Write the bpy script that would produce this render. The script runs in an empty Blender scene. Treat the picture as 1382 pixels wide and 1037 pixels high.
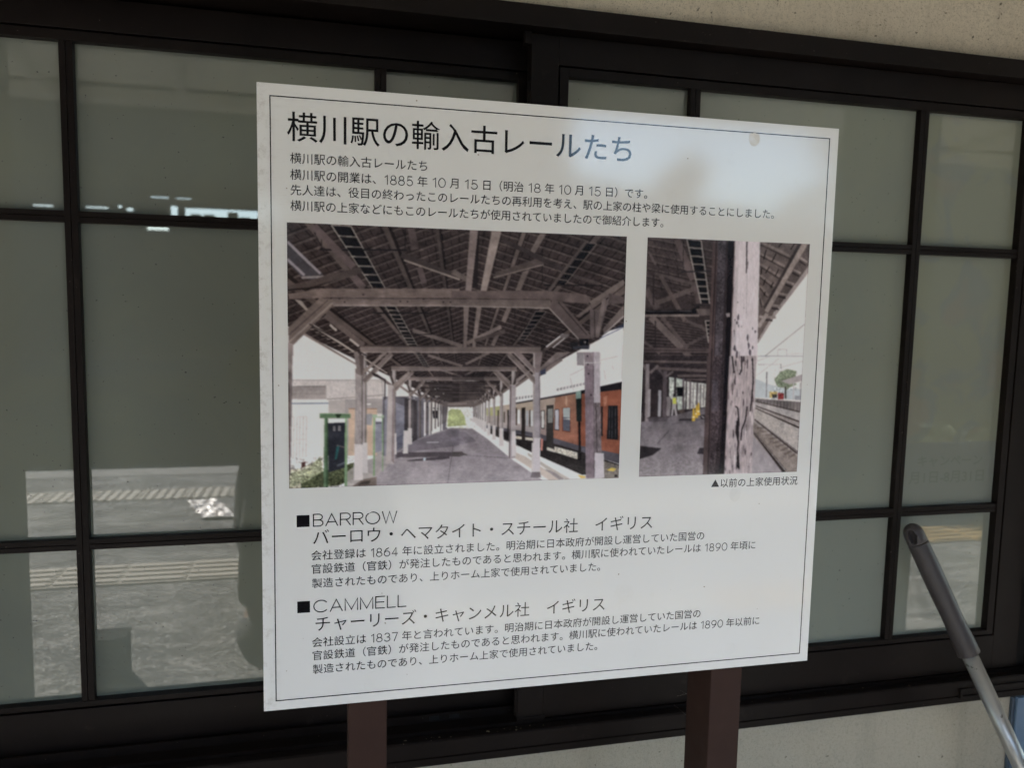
import bpy, bmesh, math, random
import numpy as np
from mathutils import Vector, Matrix, Euler

random.seed(7)
rng = np.random.default_rng(11)
S = bpy.context.scene
COL = S.collection

# ------------------------------------------------------------------ camera
EYE = Vector((0.0, -1.5, 1.37))
cam_data = bpy.data.cameras.new('camera')
cam = bpy.data.objects.new('camera', cam_data)
COL.objects.link(cam)
# rows: camera right / down / forward written in wall axes (right, down, into wall)
RC = [[0.971491821682409, -0.02011826011160487, -0.23621789943667754],
      [-0.0041180154622935325, 0.9948104356065092, -0.10166237827751105],
      [0.2370373016064071, 0.09973691803173611, 0.9663673550098244]]
def w(v): return Vector((v[0], v[2], -v[1]))
rx, dn, fw = w(RC[0]), w(RC[1]), w(RC[2])
M = Matrix((rx, -dn, -fw)).transposed().to_4x4()
M.translation = EYE
cam.matrix_world = M
cam_data.sensor_width = 36
cam_data.lens = 36 * 1060 / 1382
cam_data.clip_start = 0.02
cam_data.clip_end = 2000
cam_data.dof.use_dof = True
cam_data.dof.focus_distance = 1.24
cam_data.dof.aperture_fstop = 5.0
S.camera = cam

# ------------------------------------------------------------------ light
SUN_EL, SUN_AZ = math.radians(28), math.radians(-30)     # low sun over the tracks, off to the left
sun_dir = Vector((math.sin(SUN_AZ) * math.cos(SUN_EL), -math.cos(SUN_AZ) * math.cos(SUN_EL), math.sin(SUN_EL)))
world = bpy.data.worlds.new('World')
S.world = world
world.use_nodes = True
wn = world.node_tree.nodes
bg = wn['Background']
sky = wn.new('ShaderNodeTexSky')
sky.sky_type = 'NISHITA'
sky.sun_disc = False
sky.sun_elevation = SUN_EL
sky.sun_rotation = math.atan2(sun_dir.x, sun_dir.y)
sky.air_density = 1.0
sky.dust_density = 0.2
sky.ozone_density = 1.8
world.node_tree.links.new(sky.outputs[0], bg.inputs[0])
bg.inputs[1].default_value = 0.15
sl = bpy.data.lights.new('sun', 'SUN')
sl.energy = 5.0
sl.angle = math.radians(0.6)
sl.color = (1.0, 0.95, 0.88)
so = bpy.data.objects.new('sun', sl)
so.rotation_euler = sun_dir.to_track_quat('Z', 'Y').to_euler()
COL.objects.link(so)
S.view_settings.view_transform = 'Standard'
S.view_settings.look = 'None'
S.view_settings.gamma = 1
S.view_settings.use_curve_mapping = False
S.view_settings.exposure = 2.72
S.render.engine = 'CYCLES'
S.cycles.max_bounces = 10
S.cycles.diffuse_bounces = 6
S.cycles.glossy_bounces = 4

# ------------------------------------------------------------------ helpers
def tag(o, label=None, cat=None, group=None, kind=None):
    if label: o['label'] = label
    if cat: o['category'] = cat
    if group: o['group'] = group
    if kind: o['kind'] = kind
    return o

def empty(name, loc=(0, 0, 0), rz=0.0, **k):
    o = bpy.data.objects.new(name, None)
    o.empty_display_size = 0.1
    o.location = loc
    o.rotation_euler = (0, 0, rz)
    COL.objects.link(o)
    return tag(o, **k)

def link(name, me, mat=None, parent=None, loc=None, **k):
    o = bpy.data.objects.new(name, me)
    COL.objects.link(o)
    if mat is not None and len(me.materials) == 0: me.materials.append(mat)
    if parent: o.parent = parent
    if loc: o.location = loc
    return tag(o, **k)

def box(bm, x0, x1, y0, y1, z0, z1, bev=0.0):
    g = bmesh.ops.create_cube(bm, size=1)
    vs = g['verts']
    for v in vs:
        v.co = Vector(((x0 + x1) / 2 + v.co.x * (x1 - x0), (y0 + y1) / 2 + v.co.y * (y1 - y0), (z0 + z1) / 2 + v.co.z * (z1 - z0)))
    if bev > 0:
        es = {e for v in vs for e in v.link_edges}
        bmesh.ops.bevel(bm, geom=list(es), offset=bev, segments=2, affect='EDGES', profile=0.5)

def mesh_of(bm, name='m', smooth=False):
    bmesh.ops.recalc_face_normals(bm, faces=bm.faces)
    me = bpy.data.meshes.new(name)
    bm.to_mesh(me)
    bm.free()
    if smooth:
        me.shade_smooth()
    return me

def boxobj(name, mat, boxes, parent=None, bev=0.0, **k):
    bm = bmesh.new()
    for b in boxes: box(bm, *b, bev=bev)
    return link(name, mesh_of(bm, name), mat, parent, **k)

def prism(name, mat, prof, x0, x1, parent=None, **k):
    """profile in (y, z), swept along x"""
    bm = bmesh.new()
    a = [bm.verts.new((x0, p[0], p[1])) for p in prof]
    b = [bm.verts.new((x1, p[0], p[1])) for p in prof]
    n = len(prof)
    for i in range(n): bm.faces.new((a[i], a[(i + 1) % n], b[(i + 1) % n], b[i]))
    bm.faces.new(a); bm.faces.new(b[::-1])
    return link(name, mesh_of(bm, name), mat, parent, **k)

def tube(bm, pts, rad, n=16, cap=True):
    rings = []
    pts = [Vector(p) for p in pts]
    up = None
    for i, p in enumerate(pts):
        d = (pts[min(i + 1, len(pts) - 1)] - pts[max(i - 1, 0)]).normalized()
        if up is None: up = Vector((0, 1, 0)) if abs(d.y) < 0.9 else Vector((1, 0, 0))
        a = d.cross(up).normalized(); b = d.cross(a).normalized()
        r = rad[i] if hasattr(rad, '__len__') else rad
        rings.append([bm.verts.new(p + a * math.cos(2 * math.pi * j / n) * r + b * math.sin(2 * math.pi * j / n) * r) for j in range(n)])
    for r0, r1 in zip(rings, rings[1:]):
        for j in range(n): bm.faces.new((r0[j], r0[(j + 1) % n], r1[(j + 1) % n], r1[j]))
    if cap:
        bm.faces.new(rings[0][::-1]); bm.faces.new(rings[-1])

def srgb(r, g, b):
    f = lambda c: (c / 255 / 12.92) if c / 255 <= 0.04045 else ((c / 255 + 0.055) / 1.055) ** 2.4
    return (f(r), f(g), f(b), 1)

class NT:
    def __init__(s, name):
        s.m = bpy.data.materials.new(name); s.m.use_nodes = True
        s.t = s.m.node_tree; s.n = s.t.nodes; s.b = s.n['Principled BSDF']
        s.co = s.n.new('ShaderNodeTexCoord')
    def link(s, a, b): s.t.links.new(a, b)
    def noise(s, scale, detail=4, rough=0.55, coord='Object', stretch=None, dist=0):
        n = s.n.new('ShaderNodeTexNoise'); n.inputs['Scale'].default_value = scale
        n.inputs['Detail'].default_value = detail; n.inputs['Roughness'].default_value = rough
        n.inputs['Distortion'].default_value = dist
        if stretch:
            mp = s.n.new('ShaderNodeMapping'); mp.inputs['Scale'].default_value = stretch[:3]
            if len(stretch) > 3: mp.inputs['Rotation'].default_value = stretch[3]
            s.link(s.co.outputs[coord], mp.inputs[0]); s.link(mp.outputs[0], n.inputs[0])
        else: s.link(s.co.outputs[coord], n.inputs[0])
        return n.outputs['Fac']
    def ramp(s, src, *stops):
        r = s.n.new('ShaderNodeValToRGB'); e = r.color_ramp.elements
        while len(e) < len(stops): e.new(0.5)
        for el, (p, c) in zip(e, stops):
            el.position = p; el.color = c if hasattr(c, '__len__') else (c, c, c, 1)
        s.link(src, r.inputs[0]); return r.outputs[0]
    def mix(s, fac, a, b, mode='MIX'):
        m = s.n.new('ShaderNodeMix'); m.data_type = 'RGBA'; m.blend_type = mode
        for v, i in ((fac, 0), (a, 6), (b, 7)):
            if isinstance(v, bpy.types.NodeSocket): s.link(v, m.inputs[i])
            else: m.inputs[i].default_value = v
        return m.outputs[2]
    def math(s, op, a, b=0.5, clamp=False):
        m = s.n.new('ShaderNodeMath'); m.operation = op; m.use_clamp = clamp
        for v, i in ((a, 0), (b, 1)):
            if isinstance(v, bpy.types.NodeSocket): s.link(v, m.inputs[i])
            else: m.inputs[i].default_value = v
        return m.outputs[0]
    def bump(s, h, strength=0.3, dist=0.002, prev=None):
        b = s.n.new('ShaderNodeBump'); b.inputs['Strength'].default_value = strength; b.inputs['Distance'].default_value = dist
        s.link(h, b.inputs['Height'])
        if prev is not None: s.link(prev, b.inputs['Normal'])
        return b.outputs[0]
    def out(s, color=None, rough=None, normal=None, spec=None, metal=None, coat=None):
        for v, k in ((color, 'Base Color'), (rough, 'Roughness'), (normal, 'Normal'), (spec, 'Specular IOR Level'), (metal, 'Metallic'), (coat, 'Coat Weight')):
            if v is None: continue
            if isinstance(v, bpy.types.NodeSocket): s.link(v, s.b.inputs[k])
            else: s.b.inputs[k].default_value = v
        return s.m

def simple(name, c1, c2=None, rough=0.6, scale=8, bump=0.2, bscale=60, bdist=0.001, metal=0.0, stretch=None, spec=0.5):
    t = NT(name)
    c2 = c2 or tuple(x * 0.8 for x in c1[:3])
    c1 = (*c1[:3], 1); c2 = (*c2[:3], 1)
    f = t.noise(scale, 6, 0.6, stretch=stretch)
    col = t.ramp(f, (0.32, c2), (0.68, c1))
    nb = t.bump(t.noise(bscale, 5, 0.6, stretch=stretch), bump, bdist)
    rg = t.math('ADD', t.math('MULTIPLY', t.noise(scale * 2.3, 4), 0.16), rough - 0.08)
    return t.out(col, rg, nb, spec, metal)

# ---- materials
def m_plaster(name, a, b, dark):
    t = NT(name)
    big = t.noise(1.7, 5, 0.6)
    col = t.ramp(big, (0.3, b), (0.7, a))
    grain = t.noise(420, 3, 0.7)
    col = t.mix(t.math('MULTIPLY', t.ramp(grain, (0.56, 0.0), (0.66, 1.0)), 0.75), col, dark)
    # hairline cracks and pits
    v = t.n.new('ShaderNodeTexVoronoi'); v.feature = 'DISTANCE_TO_EDGE'; v.inputs['Scale'].default_value = 13
    mp = t.n.new('ShaderNodeVectorMath'); mp.operation = 'ADD'
    nz = t.n.new('ShaderNodeTexNoise'); nz.inputs['Scale'].default_value = 16; nz.inputs['Detail'].default_value = 6
    t.link(t.co.outputs['Object'], nz.inputs[0])
    sc = t.n.new('ShaderNodeVectorMath'); sc.operation = 'SCALE'; sc.inputs['Scale'].default_value = 0.22
    t.link(nz.outputs['Color'], sc.inputs[0]); t.link(t.co.outputs['Object'], mp.inputs[0]); t.link(sc.outputs[0], mp.inputs[1]); t.link(mp.outputs[0], v.inputs['Vector'])
    crack = t.ramp(v.outputs['Distance'], (0.0, 1.0), (0.014, 0.0))
    mask = t.ramp(t.noise(4, 3), (0.54, 0.0), (0.66, 1.0))
    crack = t.math('MULTIPLY', t.math('MULTIPLY', crack, mask), 0.55)
    col = t.mix(crack, col, tuple(x * 0.35 for x in dark[:3]) + (1,))
    coarse = t.ramp(t.noise(120, 4, 0.75), (0.50, 0.0), (0.68, 1.0))
    col = t.mix(t.math('MULTIPLY', coarse, 0.30), col, dark)
    drip = t.ramp(t.noise(5, 6, 0.7, stretch=(3, 1, 0.35)), (0.50, 0.0), (0.75, 1.0))
    col = t.mix(t.math('MULTIPLY', drip, 0.25), col, dark)
    pit = t.ramp(t.noise(75, 2, 0.5), (0.70, 0.0), (0.74, 1.0))
    col = t.mix(t.math('MULTIPLY', pit, 0.8), col, (0.05, 0.045, 0.035, 1))
    n = t.bump(grain, 0.35, 0.002)
    n = t.bump(crack, -0.4, 0.002, n)
    n = t.bump(t.noise(60, 5, 0.7), 0.45, 0.003, n)
    return t.out(col, 0.95, n, 0.2)
PL_UP = m_plaster('upper_plaster', (0.68, 0.60, 0.47, 1), (0.57, 0.50, 0.39, 1), (0.20, 0.17, 0.125, 1))
PL_LOW = m_plaster('lower_plaster', (0.54, 0.485, 0.375, 1), (0.46, 0.415, 0.32, 1), (0.20, 0.185, 0.15, 1))

def m_frame():
    t = NT('brown_aluminium')
    f = t.noise(5, 6, 0.65)
    col = t.ramp(f, (0.35, (0.0078, 0.0050, 0.0041, 1)), (0.7, (0.0128, 0.0084, 0.0070, 1)))
    dust = t.ramp(t.noise(11, 8, 0.75, dist=0.6), (0.62, 0.0), (0.78, 1.0))
    col = t.mix(t.math('MULTIPLY', dust, 0.24), col, (0.10, 0.085, 0.07, 1))
    speck = t.ramp(t.noise(210, 1, 0.5), (0.79, 0.0), (0.81, 1.0))
    col = t.mix(t.math('MULTIPLY', speck, 0.5), col, (0.25, 0.22, 0.18, 1))
    n = t.bump(t.noise(700, 2), 0.1, 0.0005)
    return t.out(col, t.ramp(t.noise(7, 5), (0.3, 0.42), (0.7, 0.56)), n, 0.15)
FR = m_frame()
FR_IN = simple('track_black', (0.010, 0.009, 0.009), (0.006, 0.005, 0.005), 0.6, 12)
GROOVE = simple('dark_gasket', (0.006, 0.006, 0.006), rough=0.8)

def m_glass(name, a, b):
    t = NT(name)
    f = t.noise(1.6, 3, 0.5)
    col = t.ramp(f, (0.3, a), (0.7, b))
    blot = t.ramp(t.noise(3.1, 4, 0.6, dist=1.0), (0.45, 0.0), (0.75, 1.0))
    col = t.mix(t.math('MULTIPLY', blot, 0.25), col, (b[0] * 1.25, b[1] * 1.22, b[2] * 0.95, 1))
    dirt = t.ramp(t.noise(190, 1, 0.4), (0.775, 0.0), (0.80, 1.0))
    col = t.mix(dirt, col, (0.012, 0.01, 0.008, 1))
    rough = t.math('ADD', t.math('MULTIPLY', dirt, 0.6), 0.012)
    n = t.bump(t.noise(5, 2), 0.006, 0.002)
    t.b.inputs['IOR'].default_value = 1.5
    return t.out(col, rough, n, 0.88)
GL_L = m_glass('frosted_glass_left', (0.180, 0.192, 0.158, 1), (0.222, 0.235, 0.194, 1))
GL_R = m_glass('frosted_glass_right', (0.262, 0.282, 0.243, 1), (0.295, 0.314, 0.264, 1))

def m_panel():
    t = NT('laminated_panel')
    base = t.ramp(t.noise(2.3, 4), (0.3, (0.80, 0.79, 0.765, 1)), (0.7, (0.83, 0.82, 0.80, 1)))
    # dirt smears near the left edge: thin slanted streaks
    streak = t.ramp(t.noise(6.0, 8, 0.75, stretch=(6, 6, 60, (0, math.radians(-17), 0))), (0.56, 0.0), (0.76, 1.0))
    sep = t.n.new('ShaderNodeSeparateXYZ'); t.link(t.co.outputs['Object'], sep.inputs[0])
    lm = t.math('MULTIPLY', t.math('SUBTRACT', -0.22, sep.outputs[0]), 4.0, True)
    zz = t.math('MULTIPLY', t.math('SUBTRACT', sep.outputs[2], 1.30), 5.0, True)
    lm = t.math('MULTIPLY', lm, zz)
    base = t.mix(t.math('MULTIPLY', t.math('MULTIPLY', streak, lm), 0.5), base, (0.42, 0.36, 0.28, 1))
    edge = t.math('MULTIPLY', t.math('SUBTRACT', -0.425, sep.outputs[0]), 40.0, True)
    grime = t.ramp(t.noise(48, 8, 0.8), (0.50, 0.0), (0.70, 1.0))
    base = t.mix(t.math('MULTIPLY', t.math('MULTIPLY', grime, edge), 0.55), base, (0.25, 0.19, 0.13, 1))
    blot = t.ramp(t.noise(14, 6, 0.7), (0.60, 0.0), (0.72, 1.0))
    base = t.mix(t.math('MULTIPLY', blot, 0.07), base, (0.5, 0.42, 0.3, 1))
    speck = t.ramp(t.noise(130, 1, 0.3), (0.80, 0.0), (0.815, 1.0))
    base = t.mix(t.math('MULTIPLY', speck, 0.7), base, (0.25, 0.17, 0.08, 1))
    n = t.bump(t.noise(220, 2, 0.4), 0.05, 0.0006)
    n = t.bump(t.noise(4, 2), 0.05, 0.004, n)
    return t.out(base, 0.085, n, 0.5)
PANEL = m_panel()
def inkmat(name, c, rough=0.09):
    t = NT(name)
    n = t.bump(t.noise(220, 2, 0.4), 0.05, 0.0006)
    n = t.bump(t.noise(4, 2), 0.05, 0.004, n)
    col = t.ramp(t.noise(30, 3), (0.3, c), (0.7, tuple(x * 1.15 for x in c[:3]) + (1,)))
    return t.out(col, rough, n, 0.5)
INK = inkmat('black_ink', (0.010, 0.009, 0.011, 1))
def m_print():
    t = NT('photo_print')
    a = t.n.new('ShaderNodeAttribute'); a.attribute_name = 'print'
    n = t.bump(t.noise(220, 2, 0.4), 0.07, 0.0006)
    n = t.bump(t.noise(4, 2), 0.05, 0.004, n)
    return t.out(a.outputs['Color'], 0.10, n, 0.5)
PRINT = m_print()
POST = simple('brown_painted_steel', (0.046, 0.0245, 0.0195), (0.037, 0.0195, 0.0158), 0.6, 14, 0.35, 900, 0.0006, spec=0.12)
GRIP = simple('grey_plastic', (0.062, 0.053, 0.052), (0.053, 0.045, 0.045), 0.46, 10, 0.25, 1400, 0.0003, spec=0.45)
ALU = simple('grey_enamel_tube', (0.46, 0.455, 0.43), (0.38, 0.375, 0.35), 0.30, 9, 0.15, 500, 0.0003, metal=0.55)
BLUE = simple('pale_blue_paint', (0.16, 0.235, 0.33), (0.12, 0.185, 0.27), 0.5, 12, 0.3, 90)
CONC = simple('platform_concrete', (0.40, 0.385, 0.36), (0.23, 0.22, 0.205), 0.9, 5, 0.6, 45, 0.006)
def m_ground():
    t = NT('worn_platform_surface')
    a = t.noise(1.3, 8, 0.7)
    col = t.ramp(a, (0.40, (0.44, 0.43, 0.41, 1)), (0.60, (0.64, 0.63, 0.60, 1)))
    mid = t.ramp(t.noise(7.5, 7, 0.72, stretch=(0.5, 1, 1)), (0.44, 0.0), (0.60, 1.0))
    col = t.mix(mid, t.mix(0.75, col, (0.10, 0.10, 0.096, 1)), col)
    ag = t.noise(26, 6, 0.75)
    col = t.mix(t.ramp(ag, (0.42, 0.0), (0.56, 1.0)), t.mix(0.55, col, (0.06, 0.06, 0.058, 1)), col)
    wh = t.ramp(t.noise(12, 6, 0.75, dist=0.8), (0.58, 0.0), (0.66, 1.0))
    col = t.mix(t.math('MULTIPLY', wh, 0.65), col, (0.70, 0.69, 0.66, 1))
    fine = t.noise(85, 3, 0.7)
    col = t.mix(t.ramp(fine, (0.44, 1.0), (0.54, 0.0)), col, t.mix(0.6, col, (0.07, 0.07, 0.067, 1)))
    col = t.mix(t.ramp(t.noise(60, 2, 0.6), (0.60, 0.0), (0.66, 0.8)), col, (0.80, 0.79, 0.76, 1))
    return t.out(col, 0.9, t.bump(ag, 0.9, 0.012), 0.25)
GROUND = m_ground()
TILE_W = simple('worn_white_tile', (0.62, 0.58, 0.50), (0.50, 0.46, 0.39), 0.8, 22, 0.4, 120)
TILE_Y = simple('yellow_tile', (0.50, 0.34, 0.13), (0.40, 0.29, 0.13), 0.8, 22, 0.4, 120)
WOOD = simple('dark_stained_timber', (0.040, 0.030, 0.024), (0.024, 0.018, 0.015), 0.8, 4, 0.5, 30, 0.003, stretch=(1, 6, 6))
CREAM = simple('weathered_cream_timber', (0.58, 0.56, 0.51), (0.42, 0.40, 0.36), 0.85, 4, 0.5, 30, 0.003, stretch=(6, 1, 6))
BALLAST = simple('ballast', (0.045, 0.036, 0.030), (0.02, 0.017, 0.014), 0.95, 26, 1.0, 26, 0.04)
RAIL = simple('rail_steel', (0.11, 0.07, 0.05), (0.07, 0.045, 0.035), 0.5, 20, metal=0.6)
SLEEPER = simple('sleeper', (0.10, 0.085, 0.07), (0.06, 0.05, 0.04), 0.9, 10)
SLATE = simple('dark_roof_sheet', (0.045, 0.045, 0.05), (0.03, 0.03, 0.032), 0.7, 6)
DKWALL = simple('dark_board_wall', (0.055, 0.048, 0.040), (0.035, 0.030, 0.026), 0.85, 5, stretch=(14, 1, 1))
LEAF = simple('evergreen_foliage', (0.040, 0.062, 0.026), (0.022, 0.035, 0.016), 0.8, 3)
BARK = simple('bark', (0.06, 0.048, 0.038), rough=0.9, scale=10)
CLOTH = simple('dark_jacket_cloth', (0.022, 0.024, 0.030), (0.015, 0.016, 0.020), 0.85, 12)
TROUSER = simple('dark_trouser_cloth', (0.028, 0.028, 0.032), rough=0.9)
SKIN = simple('skin', (0.42, 0.26, 0.19), (0.36, 0.22, 0.16), 0.55, 12, 0.1)
HAIR = simple('black_hair', (0.012, 0.010, 0.009), rough=0.6)
BLACKP = simple('black_plastic', (0.012, 0.012, 0.013), rough=0.9, spec=0.1)

# ------------------------------------------------------------------ ground, platform, tracks
boxobj('platform', GROUND, [(-40, 40, -4.80, 1.2, -1.1, 0.0)], kind='structure')
boxobj('platform_coping', simple('coping_concrete', (0.33, 0.32, 0.30), (0.24, 0.235, 0.22), rough=0.9), [(-40, 40, -5.10, -4.804, -1.1, 0.003)], bev=0.01, kind='structure')
boxobj('track_bed', BALLAST, [(-400, 400, -400, -5.10, -1.6, -1.1)], kind='structure')
boxobj('ground', simple('earth', (0.16, 0.14, 0.11), (0.09, 0.08, 0.06), 0.95, 0.4), [(-600, 600, -600, 600, -1.9, -1.62)], kind='structure')
boxobj('opposite_platform', simple('old_asphalt', (0.05, 0.048, 0.045), (0.03, 0.03, 0.028), 0.95, 8), [(-40, 40, -24, -13.4, -1.1, -0.02)], kind='structure')

# rails
for yc in (-7.4, -11.3):
    t = empty('railway_track', (0, yc, -1.1), label=('near track of brown rails on ballast beside the platform' if yc > -8 else 'far track of brown rails on ballast below the opposite platform'), cat='railway track', group='railway tracks')
    for s in (-0.53, 0.53):
        boxobj('rail', RAIL, [(-30, 30, s - 0.032, s + 0.032, 0.13, 0.17), (-30, 30, s - 0.009, s + 0.009, 0.05, 0.13), (-30, 30, s - 0.06, s + 0.06, 0.035, 0.05)], t)
    bm = bmesh.new()
    for i in range(92): box(bm, -30 + i * 0.65, -29.78 + i * 0.65, -1.05, 1.05, -0.06, 0.035)
    link('sleeper', mesh_of(bm), SLEEPER, t, kind='stuff')

# tactile paving: guide line (bars) and warning line (domes) as single tiles
def guide_tile_mesh(mat):
    bm = bmesh.new()
    box(bm, 0.003, 0.297, 0.003, 0.297, 0.0, 0.006)
    for k in range(4): box(bm, 0.012, 0.288, 0.022 + 0.070 * k, 0.062 + 0.070 * k, 0.006, 0.012, bev=0.002)
    me = mesh_of(bm, 'guide_tile'); me.materials.append(mat); return me
def dome_tile_mesh(mat):
    bm = bmesh.new()
    box(bm, 0.003, 0.297, 0.003, 0.297, 0.0, 0.006)
    for i in range(5):
        for j in range(5):
            r = bmesh.ops.create_cone(bm, segments=8, radius1=0.018, radius2=0.011, depth=0.006, cap_ends=True)
            for v in r['verts']: v.co += Vector((0.03 + 0.06 * i, 0.03 + 0.06 * j, 0.009))
    me = mesh_of(bm, 'dome_tile'); me.materials.append(mat); return me
gw, gy, dw = guide_tile_mesh(TILE_W), guide_tile_mesh(TILE_Y), dome_tile_mesh(TILE_W)
line = empty('tactile_paving', (0, -2.62, 0.0), label='raised guide line of barred tactile tiles running along the platform', cat='tactile paving')
for i in range(-16, 24):
    o = link('tactile_tile', gy if i > 5 else gw, None, line, ((i * 0.302) - 0.04, random.uniform(-0.004, 0.004), 0))
    o.rotation_euler.z = random.uniform(-0.012, 0.012)
line = empty('tactile_paving', (0, -4.32, 0.0), label='warning line of studded tactile tiles near the platform edge', cat='tactile paving')
for i in range(-16, 24):
    o = link('tactile_tile', dw, None, line, (i * 0.302, random.uniform(-0.004, 0.004), 0))
    o.rotation_euler.z = random.uniform(-0.012, 0.012)

# ------------------------------------------------------------------ plaster wall of the station building
wall = empty('plaster_wall', (0, 0, 0), label='rough beige plaster wall of the station building around the window', cat='wall')
boxobj('upper_plaster', PL_UP, [(-8, 12, 0.004, 0.2, 1.932, 3.45)], wall)
boxobj('lower_plaster', PL_LOW, [(-8, 12, 0.0, 0.2, 0.0, 0.452)], wall)
boxobj('side_plaster', PL_UP, [(-8, -1.0, 0.004, 0.2, 0.452, 1.932), (1.75, 12, 0.004, 0.2, 0.452, 1.932)], wall)
boxobj('room_lining', simple('interior_wall', (0.25, 0.25, 0.23), rough=0.9), [(-1.0, 1.75, 0.16, 0.2, 0.452, 1.932)], wall)

# window frame fixed into the wall
wf = empty('window_frame', (0, 0, 0), label='dark brown window frame with deep head and sill set in plaster wall', cat='window frame')
boxobj('head_board', FR, [(-1.0, 1.75, -0.032, 0.03, 1.8885, 1.9275)], wf, bev=0.0012)
boxobj('head_track', FR, [(-1.0, 1.75, 0.03, 0.15, 1.893, 1.932)], wf)
boxobj('jamb', FR, [(1.690, 1.75, -0.028, 0.14, 0.4545, 1.888)], wf, bev=0.0015)
boxobj('jamb_recess', FR_IN, [(1.660, 1.6895, 0.012, 0.14, 0.50, 1.888)], wf)
boxobj('jamb', FR, [(-1.0, -0.93, -0.028, 0.14, 0.4545, 1.888)], wf, bev=0.0015)
prism('sill', FR, [(-0.032, 0.4555), (-0.032, 0.470), (-0.029, 0.4715), (-0.029, 0.4735), (-0.033, 0.475), (-0.033, 0.505), (-0.030, 0.508), (-0.012, 0.5085), (-0.012, 0.5025),
                   (0.036, 0.509), (0.036, 0.5255), (0.041, 0.5255), (0.041, 0.512), (0.15, 0.521), (0.15, 0.4555)], -0.93, 1.69, wf)
boxobj('sill_rib', FR, [(-0.93, 1.69, -0.004, 0.000, 0.5035, 0.512)], wf)
for xs in (0.226, 0.268):
    boxobj('drain_slot', GROOVE, [(xs - 0.010, xs + 0.010, 0.0345, 0.0358, 0.5135, 0.5215)], wf)
boxobj('sill_clip', FR, [(1.46, 1.66, -0.038, -0.0335, 0.480, 0.492), (1.46, 1.466, -0.038, -0.0335, 0.468, 0.480)], wf, bev=0.0008)
boxobj('stopper', FR, [(0.378, 0.392, -0.006, 0.010, 1.864, 1.888)], wf, bev=0.001)

# sliding sashes
ZT, ZB = 1.8865, 0.5135
def sash(y, x0, x1, gx0, gx1, bars, glass, label, lstile, rstile):
    t = empty('sliding_window', ((x0 + x1) / 2, y, ZB), label=label, cat='window', group='sliding windows of the station')
    ox, oz = -(x0 + x1) / 2, -ZB
    def B(name, mat, bs, bev=0.0009, **k):
        return boxobj(name, mat, [(a + ox, b + ox, c, d, e + oz, f + oz) for a, b, c, d, e, f in bs], t, bev=bev, **k)
    gz0, gz1 = 0.612, 1.812
    B('stile', FR, [(x0, gx0 - 0.021, 0.0, 0.030, ZB, ZT)])
    B('stile', FR, [(gx1 + 0.021, x1, 0.0, 0.030, ZB, ZT)])
    B('rail', FR, [(gx0 - 0.021, gx1 + 0.021, 0.0, 0.030, gz1 + 0.020, ZT)])
    B('rail', FR, [(gx0 - 0.021, gx1 + 0.021, 0.0, 0.030, ZB, gz0 - 0.014)])
    # glazing beads, split from the frame by a dark double groove
    g = 0.0035
    B('gasket', GROOVE, [(gx0 - 0.021, gx0 - 0.003, 0.010, 0.028, gz0 - 0.014, gz1 + 0.020), (gx1 + 0.003, gx1 + 0.021, 0.010, 0.028, gz0 - 0.014, gz1 + 0.020),
                         (gx0 - 0.003, gx1 + 0.003, 0.010, 0.028, gz1 + 0.003, gz1 + 0.020), (gx0 - 0.003, gx1 + 0.003, 0.010, 0.028, gz0 - 0.014, gz0 - 0.003)], 0)
    for (a, b, c, d) in ((gx0 - 0.0175, gx0, gz0 - 0.0105, gz1 + 0.0165), (gx1, gx1 + 0.0175, gz0 - 0.0105, gz1 + 0.0165),
                         (gx0, gx1, gz1, gz1 + 0.0165), (gx0, gx1, gz0 - 0.0105, gz0)):
        B('bead', FR, [(a, b, 0.001, 0.022, c, d)], 0.0006)
    xs = [gx0] + [v for b in bars for v in (b - 0.011, b + 0.011)] + [gx1]
    zs = [gz0, 0.9035, 0.9235, 1.5010, 1.5210, gz1]
    for b in bars:
        B('muntin', FR, [(b - 0.011, b - 0.0006, 0.003, 0.019, gz0, gz1), (b + 0.0006, b + 0.011, 0.003, 0.019, gz0, gz1), (b - 0.0006, b + 0.0006, 0.006, 0.019, gz0, gz1)], 0.0004)
    for (za, zb) in ((0.9035, 0.9235), (1.5010, 1.5210)):
        zm = (za + zb) / 2
        for i in range(0, len(xs), 2):
            B('muntin', FR, [(xs[i], xs[i + 1], 0.0035, 0.019, za, zm - 0.0006), (xs[i], xs[i + 1], 0.0035, 0.019, zm + 0.0006, zb), (xs[i], xs[i + 1], 0.0065, 0.019, zm - 0.0006, zm + 0.0006)], 0.0004)
    for i in range(0, len(xs), 2):
        for j in range(0, len(zs), 2):
            B('glass_pane', glass, [(xs[i] - 0.002, xs[i + 1] + 0.002, 0.0192, 0.0240, zs[j] - 0.002, zs[j + 1] + 0.002)], 0)
    return t, B
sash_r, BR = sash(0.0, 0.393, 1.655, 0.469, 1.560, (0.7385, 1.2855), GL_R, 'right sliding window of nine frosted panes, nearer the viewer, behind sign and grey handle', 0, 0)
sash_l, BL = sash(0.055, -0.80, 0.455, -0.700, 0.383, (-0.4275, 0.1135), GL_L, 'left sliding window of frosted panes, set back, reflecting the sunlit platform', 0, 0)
BR('corner_cap', FR, [(0.392, 0.452, -0.003, 0.0, 0.505, 0.5195)])
BR('latch_strip', FR, [(0.3895, 0.3928, 0.004, 0.012, 0.52, 1.80)], 0.0004)

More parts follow.
